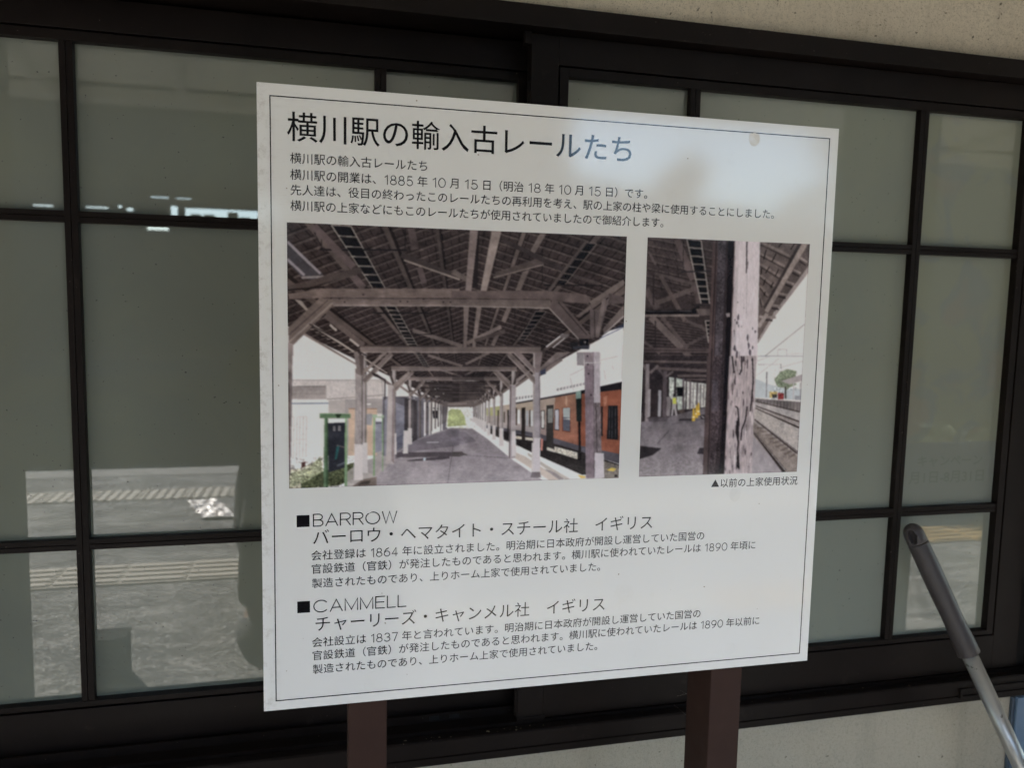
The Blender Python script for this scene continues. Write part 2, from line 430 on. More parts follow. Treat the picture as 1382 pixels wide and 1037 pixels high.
# poster behind the frosted glass of the right column, showing faintly
def m_poster():
    t = NT('faint_poster')
    sep = t.n.new('ShaderNodeSeparateXYZ'); t.link(t.co.outputs['Object'], sep.inputs[0])
    yel, gry = (0.292, 0.308, 0.240, 1), (0.264, 0.284, 0.250, 1)
    f = t.math('MULTIPLY', t.math('SUBTRACT', sep.outputs[2], 0.146), 300, True)
    col = t.mix(f, gry, yel)
    blue = t.ramp(t.noise(7.5, 3, 0.5, dist=0.6), (0.50, 0.0), (0.56, 1.0))
    tan = t.ramp(t.noise(6.0, 2, 0.5, stretch=(1, 1, 1.3), dist=0.4), (0.56, 0.0), (0.62, 1.0))
    col = t.mix(t.math('MULTIPLY', t.math('MULTIPLY', blue, f), 0.85), col, (0.268, 0.288, 0.252, 1))
    col = t.mix(t.math('MULTIPLY', t.math('MULTIPLY', tan, f), 0.8), col, (0.298, 0.294, 0.238, 1))
    t.b.inputs['IOR'].default_value = 1.5
    return t.out(col, 0.012, t.bump(t.noise(5, 2), 0.006, 0.002), 0.88)
pst = empty('poster', (1.4285, 0.0186, 0.925), label='faint yellow green poster behind the frosted glass at the far right', cat='poster')
PM = m_poster()
boxobj('poster_sheet', PM, [(-0.131, 0.131, 0.0, 0.0004, 0.0, 0.5745)], pst)
boxobj('poster_sheet', PM, [(-0.131, 0.131, 0.0, 0.0004, 0.5975, 0.882)], pst)

# blue painted post under the right end of the frame
bp = empty('blue_board', (1.70, 0, 0), label='pale blue painted board under the right end of the window frame', cat='board')
boxobj('board', BLUE, [(-0.046, 0.12, -0.015, -0.001, 0.0, 0.438)], bp, bev=0.002)
boxobj('shaded_edge_strip', simple('shaded_blue_paint', (0.075, 0.10, 0.13), (0.055, 0.075, 0.10), 0.6), [(-0.0555, -0.047, -0.009, -0.001, 0.0, 0.4375)], bp, bev=0.001)  # left side face of the board, its shade put into a darker blue

# ------------------------------------------------------------------ information sign
YAW = -0.00976779850362705
sg = empty('information_sign', (0.3681, -0.3480, 0), YAW, label='white square information sign with Japanese text and two station photographs on brown posts', cat='information sign')
PW, ZC = 0.902, 0.766                                   # panel width, height of its lower edge
def px(u): return u - PW / 2
def pz(v): return ZC + v
panel = boxobj('sign_panel', PANEL, [(-PW / 2, PW / 2, 0.0, 0.003, ZC, ZC + 0.9)], sg, bev=0.0006)
for x in (-0.300, 0.300):
    boxobj('post', POST, [(x - 0.029, x + 0.029, 0.0035, 0.0895, 0.0, ZC + 0.885)], sg, bev=0.0022)
# screw heads under the laminate: low rings that dent the reflections
def plug_mesh():
    bm = bmesh.new()
    prof = [(0.0, 0.00058), (0.0030, 0.00062), (0.0050, 0.00034), (0.0068, 0.00040), (0.0085, 0.00012), (0.0100, -0.00002)]
    n = 24; rings = []
    for r, h in prof:
        if r == 0: rings.append([bm.verts.new((0, -h, 0))])
        else: rings.append([bm.verts.new((r * math.cos(2 * math.pi * i / n), -h, r * math.sin(2 * math.pi * i / n) * 1.15)) for i in range(n)])
    for i in range(n): bm.faces.new((rings[0][0], rings[1][(i + 1) % n], rings[1][i]))
    for a, b in zip(rings[1:], rings[2:]):
        for i in range(n): bm.faces.new((a[i], a[(i + 1) % n], b[(i + 1) % n], b[i]))
    me = mesh_of(bm, 'screw_plug', True); me.materials.append(PLUG); return me
tt = NT('laminate_over_screw'); PLUG = tt.out((0.815, 0.805, 0.782, 1), 0.115, tt.bump(tt.noise(220, 2, 0.4), 0.1, 0.001), 0.5)
pm = plug_mesh()
for u, v in ((0.751, 0.8739), (0.1509, 0.3019), (0.7481, 0.2994), (0.1547, 0.0264), (0.7526, 0.034)):
    link('screw_plug', pm, None, sg, (px(u), -0.0001, pz(v)))
# printed border
bw = 0.0007
boxobj('border_line', INK, [(px(0.0175) - bw, px(0.8857) + bw, -0.0003, 0.0001, pz(0.8830) - bw, pz(0.8830) + bw), (px(0.0175) - bw, px(0.8857) + bw, -0.0003, 0.0001, pz(0.0149) - bw, pz(0.0149) + bw),
                            (px(0.0175) - bw, px(0.0175) + bw, -0.0003, 0.0001, pz(0.0149) + bw, pz(0.8830) - bw), (px(0.8857) - bw, px(0.8857) + bw, -0.0003, 0.0001, pz(0.0149) + bw, pz(0.8830) - bw)], sg)

# lettering
def glyphs(txt, thin):
    cu = bpy.data.curves.new('t', 'FONT'); cu.body = txt; cu.size = 1.0; cu.offset = thin; cu.resolution_u = 4; cu.fill_mode = 'BOTH'
    ob = bpy.data.objects.new('t', cu); COL.objects.link(ob)
    dg = bpy.context.evaluated_depsgraph_get(); dg.update()
    me = bpy.data.meshes.new_from_object(ob.evaluated_get(dg))
    v = np.zeros(len(me.vertices) * 3); me.vertices.foreach_get('co', v)
    faces = [tuple(p.vertices) for p in me.polygons]
    bpy.data.objects.remove(ob); bpy.data.curves.remove(cu); bpy.data.meshes.remove(me)
    return v.reshape(-1, 3)[:, :2], faces
EM = None
def measure():
    a, _ = glyphs('国国', 0); b, _ = glyphs('国', 0)
    adv = a[:, 0].max() - b[:, 0].max()
    return adv, b[:, 0].min(), b[:, 0].max(), b[:, 1].min(), b[:, 1].max()
ADV, KX0, KX1, KY0, KY1 = measure()
KC = (KY0 + KY1) / 2                                    # vertical middle of a full-width glyph
DIG, SP = 0.665, 0.31
def advance(c):
    if ord(c) > 0x2000: return 1.0
    if c == ' ': return SP
    return DIG
def emit(name, boxes, label=None):
    V, F = [], []
    for P, f in boxes:
        o = sum(len(x) for x in V); V.append(P); F += [tuple(i + o for i in q) for q in f]
    P = np.concatenate(V)
    me = bpy.data.meshes.new(name)
    me.from_pydata([(float(a), -0.00035, float(b)) for a, b in P], [], F)
    bm = bmesh.new(); bm.from_mesh(me)
    for f in bm.faces:
        f.normal_update()
        if f.normal.y > 0: f.normal_flip()
    bm.to_mesh(me); bm.free()
    return link(name, me, INK, sg)
def arc(cx, cy, rx_, ry_, a0, a1, n=22):
    return [(cx + rx_ * math.cos(math.radians(a0 + (a1 - a0) * i / n)), cy + ry_ * math.sin(math.radians(a0 + (a1 - a0) * i / n))) for i in range(n + 1)]
STROKES = {                                              # thin rounded Latin letters: width, strokes
    '1': (.42, [[(.10, .80), (.34, 1), (.34, 0)]]),
    '8': (.62, [arc(.31, .76, .23, .24, -90, 270), arc(.31, .265, .29, .265, 90, 450)]),
    '5': (.62, [[(.53, 1), (.14, 1), (.09, .50)] + arc(.31, .32, .29, .32, 140, -155)]),
    '0': (.66, [arc(.33, .5, .32, .5, 90, 450, 32)]),
    '6': (.62, [[(.47, 1), (.24, .86), (.08, .62), (.03, .38)] + arc(.31, .31, .29, .31, 170, 530, 28)]),
    '4': (.64, [[(.60, .27), (.03, .27), (.44, 1), (.44, 0)]]),
    '3': (.62, [arc(.31, .75, .25, .25, 160, -90) + arc(.30, .265, .30, .265, 88, -160)]),
    '7': (.60, [[(.03, 1), (.58, 1), (.24, 0)]]),
    '9': (.62, [[(.15, 0), (.38, .14), (.54, .38), (.59, .62)] + arc(.31, .69, .29, .31, -10, 350, 28)]),
    'B': (.66, [[(0, 0), (0, 1)] + arc(.36, .76, .26, .24, 90, -90, 12) + [(0, .52)], [(.36, .52)] + arc(.38, .26, .28, .26, 90, -90, 12) + [(0, 0)]]),
    'A': (.82, [[(0, 0), (.41, 1), (.82, 0)], [(.13, .32), (.69, .32)]]),
    'R': (.70, [[(0, 0), (0, 1)] + arc(.42, .74, .27, .26, 90, -90, 12) + [(0, .48)], [(.40, .48), (.70, 0)]]),
    'O': (.98, [arc(.49, .5, .49, .5, 90, 450, 36)]),
    'W': (1.04, [[(0, 1), (.26, 0), (.52, 1), (.78, 0), (1.04, 1)]]),
    'C': (.92, [arc(.49, .5, .49, .5, 42, 318, 30)]),
    'M': (.86, [[(0, 0), (0, 1), (.43, .06), (.86, 1), (.86, 0)]]),
    'E': (.62, [[(.62, 1), (0, 1), (0, 0), (.62, 0)], [(0, .52), (.57, .52)]]),
    'L': (.56, [[(0, 1), (0, 0), (.56, 0)]])}
def ribbon(pts, wd):
    """flat stroke of even width with round ends; returns verts, faces"""
    q = [Vector(p) for p in pts]; V, F = [], []
    closed = (q[0] - q[-1]).length < 1e-6
    def nrm(a, b): d = (b - a).normalized(); return Vector((-d.y, d.x))
    for i, p in enumerate(q):
        if i == 0: n1 = nrm(q[-2], q[0]) if closed else nrm(p, q[1])
        else: n1 = nrm(q[i - 1], p)
        if i == len(q) - 1: n2 = nrm(q[0], q[1]) if closed else nrm(q[i - 1], p)
        else: n2 = nrm(p, q[i + 1])
        m = (n1 + n2)
        m = m.normalized() if m.length > 1e-3 else n1
        k = min(1.9, 1 / max(0.3, m.dot(n1)))
        V += [p + m * wd / 2 * k, p - m * wd / 2 * k]
    for i in range(len(q) - 1): F.append((2 * i, 2 * i + 1, 2 * i + 3, 2 * i + 2))
    if not closed:
        for e, nx_ in ((0, 1), (-1, -2)):
            c = q[e]; d = (c - q[nx_]).normalized(); a0 = math.atan2(d.y, d.x); o_ = len(V)
            V += [c + Vector((math.cos(a0 + math.pi * (j / 8 - .5)), math.sin(a0 + math.pi * (j / 8 - .5)))) * wd / 2 for j in range(9)]
            F.append(tuple(range(o_, o_ + 9)))
    return V, F
def latin(txt, x0, z0, wd, ht, stroke, gap=0.2):
    """stroke letters filling wd x ht from panel point (x0, z0), heights in metres"""
    tot = sum(STROKES[c][0] for c in txt) + gap * (len(txt) - 1) + gap * (0.0)
    s = wd / tot; P, F = [], []
    x = 0
    for c in txt:
        w_, st = STROKES[c]
        for k in st:
            V, f = ribbon([(x0 + (x + a) * s, z0 + b * ht) for a, b in k], stroke)
            o_ = len(P); P += [(v.x, v.y) for v in V]; F += [tuple(i + o_ for i in q) for q in f]
        x += w_ + gap
    return np.array([(px(a), pz(b)) for a, b in P]), F
def text_line(name, txt, u0, u1, vc, thin, hy=1.0):
    """one printed line: ink from u0 to u1, glyph middles at height vc"""
    runs, cur, kind = [], '', None
    for c in txt:
        k = 'w' if ord(c) > 0x2000 else ('s' if c == ' ' else 'l')
        if k != kind and cur: runs.append((kind, cur)); cur = ''
        cur += c; kind = k
    runs.append((kind, cur))
    tot = sum(advance(c) for c in txt)
    last = txt[-1]
    right = {'。': 0.40, '）': 0.4}.get(last, 1 - KX1 / ADV * 1.0)
    em = (u1 - u0) / (tot - KX0 / ADV - right)
    x = u0 - em * KX0 / ADV
    parts = []
    for k, r in runs:
        wd = sum(advance(c) for c in r) * em
        if k == 'w':
            P, F = glyphs(r, thin)
            s = em / ADV
            parts.append((np.stack([px(x + P[:, 0] * s), pz(vc + (P[:, 1] - KC) * s * hy)], 1), F))
        elif k == 'l':
            m = 0.06 * em
            parts.append(latin(r, x + m, vc - em * 0.40, wd - 2 * m, em * 0.79, em * 0.070))
        x += wd
    return emit(name, parts)
def heading(txt, u0, u1, vc, thin):
    a, b = txt.split('　'); k = KX0 / ADV + 1 - KX1 / ADV; em = (u1 - u0) / (len(txt) - k)
    text_line('heading_lettering', a, u0, u0 + em * (len(a) - k), vc, thin)
    text_line('heading_lettering', b, u1 - em * (len(b) - k), u1, vc, thin)
TH, TM = 0.004, 0.0
text_line('title_lettering', '横川駅の輸入古レールたち', 0.0425, 0.548, 0.843, TH)
text_line('paragraph_lettering', '横川駅の輸入古レールたち', 0.0443, 0.2345, 0.8010, TM)
text_line('paragraph_lettering', '横川駅の開業は、1885 年 10 月 15 日（明治 18 年 10 月 15 日）です。', 0.0443, 0.5776, 0.7787, TM)
text_line('paragraph_lettering', '先人達は、役目の終わったこのレールたちの再利用を考え、駅の上家の柱や梁に使用することにしました。', 0.0443, 0.7963, 0.7578, TM)
text_line('paragraph_lettering', '横川駅の上家などにもこのレールたちが使用されていましたので御紹介します。', 0.0443, 0.6061, 0.7363, TM)
text_line('caption_lettering', '▲以前の上家使用状況', 0.7046, 0.8616, 0.3198, 0.0)
emit('heading_lettering', [latin('BARROW', 0.0722, 0.2768, 0.1208, 0.0178, 0.0015)])
heading('バーロウ・ヘマタイト・スチール社　イギリス', 0.0722, 0.6037, 0.2596, -0.004)
text_line('paragraph_lettering', '会社登録は 1864 年に設立されました。明治期に日本政府が開設し運営していた国営の', 0.0696, 0.6958, 0.2326, TM)
text_line('paragraph_lettering', '官設鉄道（官鉄）が発注したものであると思われます。横川駅に使われていたレールは 1890 年頃に', 0.0696, 0.7905, 0.2122, TM)
text_line('paragraph_lettering', '製造されたものであり、上りホーム上家で使用されていました。', 0.0705, 0.5204, 0.1905, TM)
emit('heading_lettering', [latin('CAMMELL', 0.0722, 0.1465, 0.1353, 0.0178, 0.0015)])
heading('チャーリーズ・キャンメル社　イギリス', 0.0744, 0.5268, 0.1280, -0.004)
text_line('paragraph_lettering', '会社設立は 1837 年と言われています。明治期に日本政府が開設し運営していた国営の', 0.0702, 0.6955, 0.1000, TM)
text_line('paragraph_lettering', '官設鉄道（官鉄）が発注したものであると思われます。横川駅に使われていたレールは 1890 年以前に', 0.0702, 0.8053, 0.0797, TM)
text_line('paragraph_lettering', '製造されたものであり、上りホーム上家で使用されていました。', 0.0709, 0.5199, 0.0585, TM)
PINK = NT('faint_poster_ink'); PINK.b.inputs['IOR'].default_value = 1.5
PINK = PINK.out(PINK.ramp(PINK.noise(20), (0.3, (0.228, 0.252, 0.214, 1)), (0.7, (0.240, 0.263, 0.224, 1))), 0.012, None, 0.88)
for txt, x0_, x1_, z0_, z1_ in (('キャンペーン', -0.085, 0.096, 0.090, 0.116), ('月1日-8月31日', -0.106, 0.104, 0.050, 0.079)):
    Pq, Fq = glyphs(txt, 0.02); a_, b_ = Pq[:, 0].min(), Pq[:, 0].max(); lo_, hi_ = Pq[:, 1].min(), Pq[:, 1].max()
    me = bpy.data.meshes.new('poster_lettering')
    me.from_pydata([(float(x0_ + (p - a_) * (x1_ - x0_) / (b_ - a_)), -0.0002, float(z0_ + (q - lo_) * (z1_ - z0_) / (hi_ - lo_))) for p, q in Pq], [], Fq)
    bm = bmesh.new(); bm.from_mesh(me)
    for f in bm.faces:
        f.normal_update()
        if f.normal.y > 0: f.normal_flip()
    bm.to_mesh(me); bm.free(); link('poster_lettering', me, PINK, pst)
for v in (0.2852, 0.1557):
    boxobj('square_mark', INK, [(px(0.0486), px(0.0667), -0.0003, 0.0001, pz(v - 0.0088), pz(v + 0.0088))], sg)

# ---- the two printed photographs: flat print on the sign, drawn as colour on a fine grid
def lin(c):
    c = np.asarray(c, float) / 255
    return np.where(c <= 0.04045, c / 12.92, ((c + 0.055) / 1.055) ** 2.4)
class Print:
    """quad = corners TL, TR, BR, BL of the print in the drawing plane"""
    def __init__(s, quad, nx, ny, ss=2):
        s.nx, s.ny, s.ss = nx, ny, ss
        src = [(0, 0), (1, 0), (1, 1), (0, 1)]
        A, b = [], []
        for (x, y), (X, Y) in zip(src, quad):
            A.append([x, y, 1, 0, 0, 0, -X * x, -X * y]); b.append(X)
            A.append([0, 0, 0, x, y, 1, -Y * x, -Y * y]); b.append(Y)
        h = np.linalg.solve(np.array(A, float), np.array(b, float))
        u = (np.arange(nx * ss) + 0.5) / (nx * ss); v = (np.arange(ny * ss) + 0.5) / (ny * ss)
        U, V = np.meshgrid(u, v)
        d = h[6] * U + h[7] * V + 1
        s.X = (h[0] * U + h[1] * V + h[2]) / d; s.Y = (h[3] * U + h[4] * V + h[5]) / d
        s.I = np.zeros(s.X.shape + (3,))
        s.xs = s.X.mean(0); s.ys = s.Y.mean(1)
    def win(s, P):
        pad = 14
        x0, x1 = P[:, 0].min() - pad, P[:, 0].max() + pad; y0, y1 = P[:, 1].min() - pad, P[:, 1].max() + pad
        i0, i1 = np.searchsorted(s.xs, [x0, x1]); j0, j1 = np.searchsorted(s.ys, [y0, y1])
        return slice(max(0, j0), max(0, j1)), slice(max(0, i0), max(0, i1))
    def mask(s, P):
        P = np.asarray(P, float); sl = s.win(P); X, Y = s.X[sl], s.Y[sl]
        m = np.zeros(X.shape, bool)
        for (xa, ya), (xb, yb) in zip(P, np.roll(P, -1, 0)):
            if ya == yb: continue
            c = ((ya > Y) != (yb > Y)) & (X < (xb - xa) * (Y - ya) / (yb - ya) + xa)
            m ^= c
        return sl, m
    def poly(s, P, c, a=1.0, c2=None):
        sl, m = s.mask(P)
        c = np.array(c, float)
        if c2 is not None:                                # vertical blend of two printed colours
            P = np.asarray(P, float); y0, y1 = P[:, 1].min(), P[:, 1].max()
            t = np.clip((s.Y[sl] - y0) / (y1 - y0 + 1e-6), 0, 1)[..., None]
            c = c * (1 - t) + np.array(c2, float) * t
            c = c[m]
        s.I[sl][m] = s.I[sl][m] * (1 - a) + c * a
    def line(s, p, q, w0, c, w1=None, a=1.0):
        w1 = w0 if w1 is None else w1
        dx, dy = q[0] - p[0], q[1] - p[1]; L = math.hypot(dx, dy) or 1
        nx, ny = -dy / L / 2, dx / L / 2
        s.poly([(p[0] + nx * w0, p[1] + ny * w0), (q[0] + nx * w1, q[1] + ny * w1), (q[0] - nx * w1, q[1] - ny * w1), (p[0] - nx * w0, p[1] - ny * w0)], c, a)
    def speckle(s, P, amt, sx=2, sy=2, sign=0):
        """irregular mottling of a printed area; sx, sy = size of a mottle in samples"""
        sl, m = s.mask(P); h, wd = m.shape
        if h < 2 or wd < 2: return
        z = rng.normal(size=(h // sy + 2, wd // sx + 2))
        zy = np.linspace(0, z.shape[0] - 1.001, h); zx = np.linspace(0, z.shape[1] - 1.001, wd)
        iy, ix = zy.astype(int), zx.astype(int); fy, fx = (zy - iy)[:, None], (zx - ix)[None]
        z = (z[iy][:, ix] * (1 - fy) + z[iy + 1][:, ix] * fy) * (1 - fx) + (z[iy][:, ix + 1] * (1 - fy) + z[iy + 1][:, ix + 1] * fy) * fx
        if sign > 0: z = np.abs(z)
        if sign < 0: z = -np.abs(z)
        s.I[sl][m] = s.I[sl][m] * (1 + amt * z[m])[..., None]
    def done(s):
        I = s.I
        def field(cells, amp):                            # slow tonal drift across the print
            z = rng.normal(size=(cells + 2, cells + 2)); h, wd = I.shape[:2]
            zy = np.linspace(0, cells, h); zx = np.linspace(0, cells, wd); iy, ix = zy.astype(int), zx.astype(int)
            fy, fx = (zy - iy)[:, None], (zx - ix)[None]; fy, fx = fy * fy * (3 - 2 * fy), fx * fx * (3 - 2 * fx)
            return 1 + amp * ((z[iy][:, ix] * (1 - fy) + z[iy + 1][:, ix] * fy) * (1 - fx) + (z[iy][:, ix + 1] * (1 - fy) + z[iy + 1][:, ix + 1] * fy) * fx)[..., None]
        mid = np.clip((200 - I.mean(-1, keepdims=True)) / 80, 0, 1)
        I = I * (1 + (field(9, .05) * field(34, .06) * field(110, .035) - 1) * mid)
        for k in range(3):
            for ax in (0, 1):                             # a print this size is a little soft
                I = (np.roll(I, 1, ax) + 2 * I + np.roll(I, -1, ax)) / 4
        I = I.reshape(s.ny, s.ss, s.nx, s.ss, 3).mean((1, 3))
        I = I * np.array([1.012, 0.99, 0.998])
        I = np.clip(I + rng.normal(size=I.shape[:2])[..., None] * 2.2, 0, 255)
        g = I.mean(-1, keepdims=True); I = g + (I - g) * 0.64
        I = np.clip((I - 14) * 206 / 190, 6, 230)
        return np.clip(lin(I) * PRINT_GAIN, 0, 0.95)
PRINT_GAIN = 1.62
def T(ox, oy, k): return lambda *p: [(ox + x / k, oy + y / k) for x, y in p]
A = T(380, 295, 5.604); B = T(610, 295, 5.604); Cc = T(380, 475, 5.458); Dd = T(610, 475, 5.458); Ee = T(855, 310, 5.641); Ff = T(855, 480, 5.604)
G = T(620, 530, 11.517); Hh = T(500, 560, 9.871)

def picture_one():
    Q = [(386.6, 300.7), (845.5, 318.2), (835.4, 645), (391.4, 659.7)]
    s = Print(Q, 500, 388)
    VX, VY = 624.0, 556.0
    def at(dx, dy, k): return (VX + dx * k, VY + dy * k)
    SKY = (205, 201, 199)
    s.poly([(380, 295), (860, 295), (860, 670), (380, 670)], SKY)
    # building on the left
    s.poly(Cc((60, 205), (760, 205), (760, 340), (560, 360), (330, 350), (60, 340)), (190, 180, 176))
    s.line(*Cc((70, 212), (760, 208)), 0.6, (150, 142, 140))
    s.poly(Cc((75, 260), (330, 255), (330, 350), (75, 350)), (150, 139, 136), c2=(165, 152, 148))
    s.line(*Cc((75, 258), (330, 256)), 0.9, (110, 102, 100)); s.line(*Cc((75, 310), (330, 312)), 0.5, (130, 120, 117))
    s.line(*Cc((330, 255), (330, 350)), 0.9, (165, 155, 150))
    s.line(*Cc((335, 352), (760, 318)), 1.4, (150, 138, 133)); s.line(*Cc((735, 205), (750, 320)), 1.6, (165, 155, 152))
    s.speckle(Cc((75, 210), (740, 210), (740, 340), (75, 340)), 0.035, 3, 5)
    s.poly(Cc((60, 355), (350, 355), (350, 900), (60, 900)), (208, 203, 198))
    s.line(*Cc((75, 383), (350, 380)), 1.5, (112, 128, 158))
    s.poly(Cc((350, 360), (500, 350), (500, 800), (350, 800)), (176, 165, 160))
    s.poly(Cc((470, 350), (770, 345), (770, 780), (470, 800)), (158, 148, 146))
    s.poly(Cc((497, 422), (705, 422), (705, 765), (492, 765)), (196, 165, 138), c2=(190, 160, 134))
    s.line(*Cc((497, 420), (705, 420)), 1.2, (160, 118, 96))
    s.poly(Cc((600, 380), (660, 380), (660, 392), (600, 392)), (200, 196, 192))
    s.poly(Cc((600, 458), (668, 458), (668, 540), (600, 540)), (140, 138, 144))
    s.poly(Cc((490, 765), (690, 762), (690, 860), (490, 860)), (208, 203, 199))
    for x in (95, 118, 140, 165, 188): s.line(*Cc((x, 480), (x - 4, 830)), 0.55, (165, 158, 155))
    for y in (482, 650, 800): s.line(*Cc((72, y), (190, y - 4)), 0.35, (175, 168, 165))
    s.poly(Cc((152, 815), (182, 808), (180, 900), (150, 900)), (98, 62, 58))
    # far view, wall under the roof on the left
    s.poly(Cc((745, 330), (1230, 330), (1230, 620), (745, 790)), (100, 96, 106))
    s.poly(Cc((760, 340), (905, 400), (905, 690), (760, 800)), (128, 126, 140))
    s.poly(Cc((830, 410), (905, 400), (905, 690), (830, 735)), (122, 122, 138), c2=(112, 110, 126))
    s.poly(Cc((830, 640), (905, 600), (905, 690), (830, 735)), (92, 92, 110))
    s.poly(Cc((905, 340), (1000, 360), (1000, 700), (905, 740)), (70, 64, 68))
    for x0, x1, c in ((940, 955, (196, 190, 186)), (958, 972, (90, 84, 86)), (1050, 1062, (215, 210, 208)), (1085, 1098, (190, 186, 180)), (1105, 1170, (205, 202, 196)), (1178, 1186, (210, 206, 200)), (1010, 1024, (150, 140, 138))):
        s.poly(Cc((x0, 370), (x1, 370), (x1, 615), (x0, 625)), c)
    s.poly(Cc((1112, 432), (1155, 432), (1152, 490), (1118, 490)), (38, 36, 40)); s.line(*Cc((1133, 380), (1133, 432)), 0.7, (50, 46, 48))
    s.poly(Cc((1225, 395), (1340, 395), (1340, 565), (1222, 565)), (206, 206, 196))
    s.poly(Cc((1230, 430), (1262, 415), (1310, 420), (1340, 470), (1340, 560), (1228, 552)), (162, 172, 112)); s.poly(Dd((0, 425), (50, 435), (80, 480), (100, 545), (0, 548)), (164, 172, 110))
    s.speckle(Cc((1225, 400), (1440, 400), (1440, 560), (1225, 560)), 0.09, 3, 3)
    # sky side at right, overhead wires
    for a, b in (((870, 170), (970, 120)), ((1090, 60), (1260, 20)), ((870, 190), (900, 300)), ((1120, 130), (1130, 200)), ((1180, 100), (1190, 125))): s.line(*Dd(a, b), 0.5, (165, 160, 160))
    # train
    s.poly(Dd((255, 400), (460, 358), (640, 330), (930, 280), (1100, 232), (1260, 190), (1260, 235), (930, 305), (640, 355), (255, 420)), (222, 220, 220))
    for x in range(470, 600, 22): s.poly(Dd((x, 335 - (x - 470) * .12), (x + 12, 328 - (x - 470) * .12), (x + 12, 350 - (x - 470) * .15), (x, 354 - (x - 470) * .15)), (140, 138, 142))
    for x in range(770, 980, 24): s.poly(Dd((x, 272 - (x - 770) * .22), (x + 17, 262 - (x - 770) * .22), (x + 17, 284 - (x - 770) * .22), (x, 286 - (x - 770) * .22)), (150, 146, 150))
    s.poly(Dd((255, 412), (640, 352), (640, 620), (255, 560)), (180, 160, 142), c2=(150, 138, 140))
    s.poly(Dd((255, 415), (350, 400), (350, 470), (255, 470)), (172, 170, 110)); s.poly(Dd((400, 395), (640, 355), (640, 430), (400, 440)), (176, 156, 134))
    s.poly(Dd((640, 352), (925, 300), (925, 690), (640, 625)), (158, 108, 84), c2=(150, 88, 66))
    s.poly(Dd((640, 352), (760, 330), (740, 640), (640, 625)), (172, 150, 132), c2=(140, 118, 116))
    s.poly(Dd((925, 298), (1255, 228), (1242, 765), (925, 690)), (146, 76, 52), c2=(150, 80, 56))
    s.poly(Dd((950, 282), (1260, 215), (1256, 275), (950, 308)), (40, 36, 40))
    s.poly(Dd((460, 374), (930, 288), (930, 304), (460, 386)), (70, 66, 70))
    s.poly(Dd((250, 540), (640, 600), (925, 685), (1242, 752), (1240, 825), (925, 730), (640, 640), (250, 560)), (84, 80, 90))
    s.poly(Dd((280, 562), (600, 630), (925, 725), (1240, 830), (1240, 900), (960, 905), (640, 765), (280, 600)), (48, 42, 42))
    s.poly(Dd((470, 618), (600, 635), (600, 655), (470, 640)), (185, 176, 160)); s.poly(Dd((755, 695), (925, 740), (925, 790), (755, 735)), (190, 182, 166)); s.poly(Dd((1110, 800), (1232, 835), (1230, 930), (1110, 930)), (120, 110, 100))
    s.speckle(Dd((280, 562), (600, 630), (925, 725), (1240, 830), (1240, 900), (960, 905), (640, 765), (280, 600)), 0.14, 3, 3)
    s.poly(Dd((1140, 870), (1180, 850), (1215, 862), (1190, 880)), (210, 178, 60)); s.poly(Dd((1200, 905), (1222, 905), (1222, 920), (1200, 920)), (25, 22, 22))
    s.poly(Dd((912, 300), (955, 300), (955, 512), (918, 512)), (38, 46, 44)); s.poly(Dd((912, 290), (950, 282), (950, 340), (912, 345)), (120, 150, 140)); s.line(*Dd((938, 510), (945, 800)), 3.2, (36, 32, 34))
    for (a, b, c_, d, col) in ((335, 345, 430, 590, (70, 60, 56)), (380, 390, 440, 520, (90, 80, 70)), (408, 420, 425, 605, (60, 52, 50)), (470, 480, 410, 540, (80, 60, 50)), (483, 500, 425, 530, (200, 205, 205)), (512, 540, 408, 650, (52, 44, 42)), (545, 562, 430, 545, (160, 165, 170)), (570, 578, 425, 552, (60, 50, 46)), (580, 602, 430, 548, (188, 192, 190)),
                               (656, 682, 428, 568, (60, 54, 54)), (660, 678, 434, 560, (190, 190, 186)), (695, 748, 388, 735, (58, 54, 52)), (755, 790, 418, 580, (60, 55, 60)), (760, 786, 424, 572, (165, 162, 170)), (812, 874, 405, 592, (120, 60, 44)), (818, 870, 408, 585, (84, 88, 104)), (818, 870, 408, 485, (150, 160, 160)), (818, 870, 486, 500, (176, 176, 170))):
        s.poly(Dd((a, c_ + (b - a) * .1), (b, c_), (b, d), (a, d - (b - a) * .15)), col)
    s.poly(Dd((706, 420), (742, 415), (742, 520), (706, 522)), (120, 122, 118)); s.poly(Dd((700, 700), (750, 715), (758, 740), (700, 722)), (190, 184, 170))
    s.poly(Dd((1150, 395), (1222, 392), (1226, 648), (1142, 640)), (34, 34, 38))
    for x in (1160, 1180, 1205): s.line(*Dd((x, 402), (x, 635)), 0.7, (84, 80, 84))
    s.poly(Dd((1098, 400), (1112, 400), (1112, 620), (1100, 620)), (40, 34, 36))
    s.poly(Dd((835, 320), (850, 330), (848, 400), (836, 390)), (185, 150, 120), 0.7); s.poly(Dd((1115, 330), (1145, 320), (1140, 390), (1120, 400)), (190, 130, 100), 0.5)
    # platform surface
    floor = Cc((540, 1005), (840, 742), (1010, 640), (1200, 575), (1235, 562)) + Dd((0, 560), (150, 565), (260, 640), (440, 790), (690, 960), (0, 975))
    s.poly(floor, (134, 124, 131), c2=(154, 144, 150))
    s.poly(Cc((480, 1010), (780, 820), (850, 740), (1000, 660), (1250, 1010)), (150, 140, 144), 0.6)
    s.poly(Cc((480, 960), (620, 800), (790, 760), (790, 840), (620, 980)), (158, 148, 146))
    s.poly(Cc((840, 755), (1000, 650), (1190, 590), (1235, 570), (1310, 572), (1310, 690), (1000, 730), (840, 790)), (106, 98, 108), 0.75)
    s.poly(Dd((0, 575), (100, 590), (180, 660), (0, 690)), (112, 104, 114), 0.7)
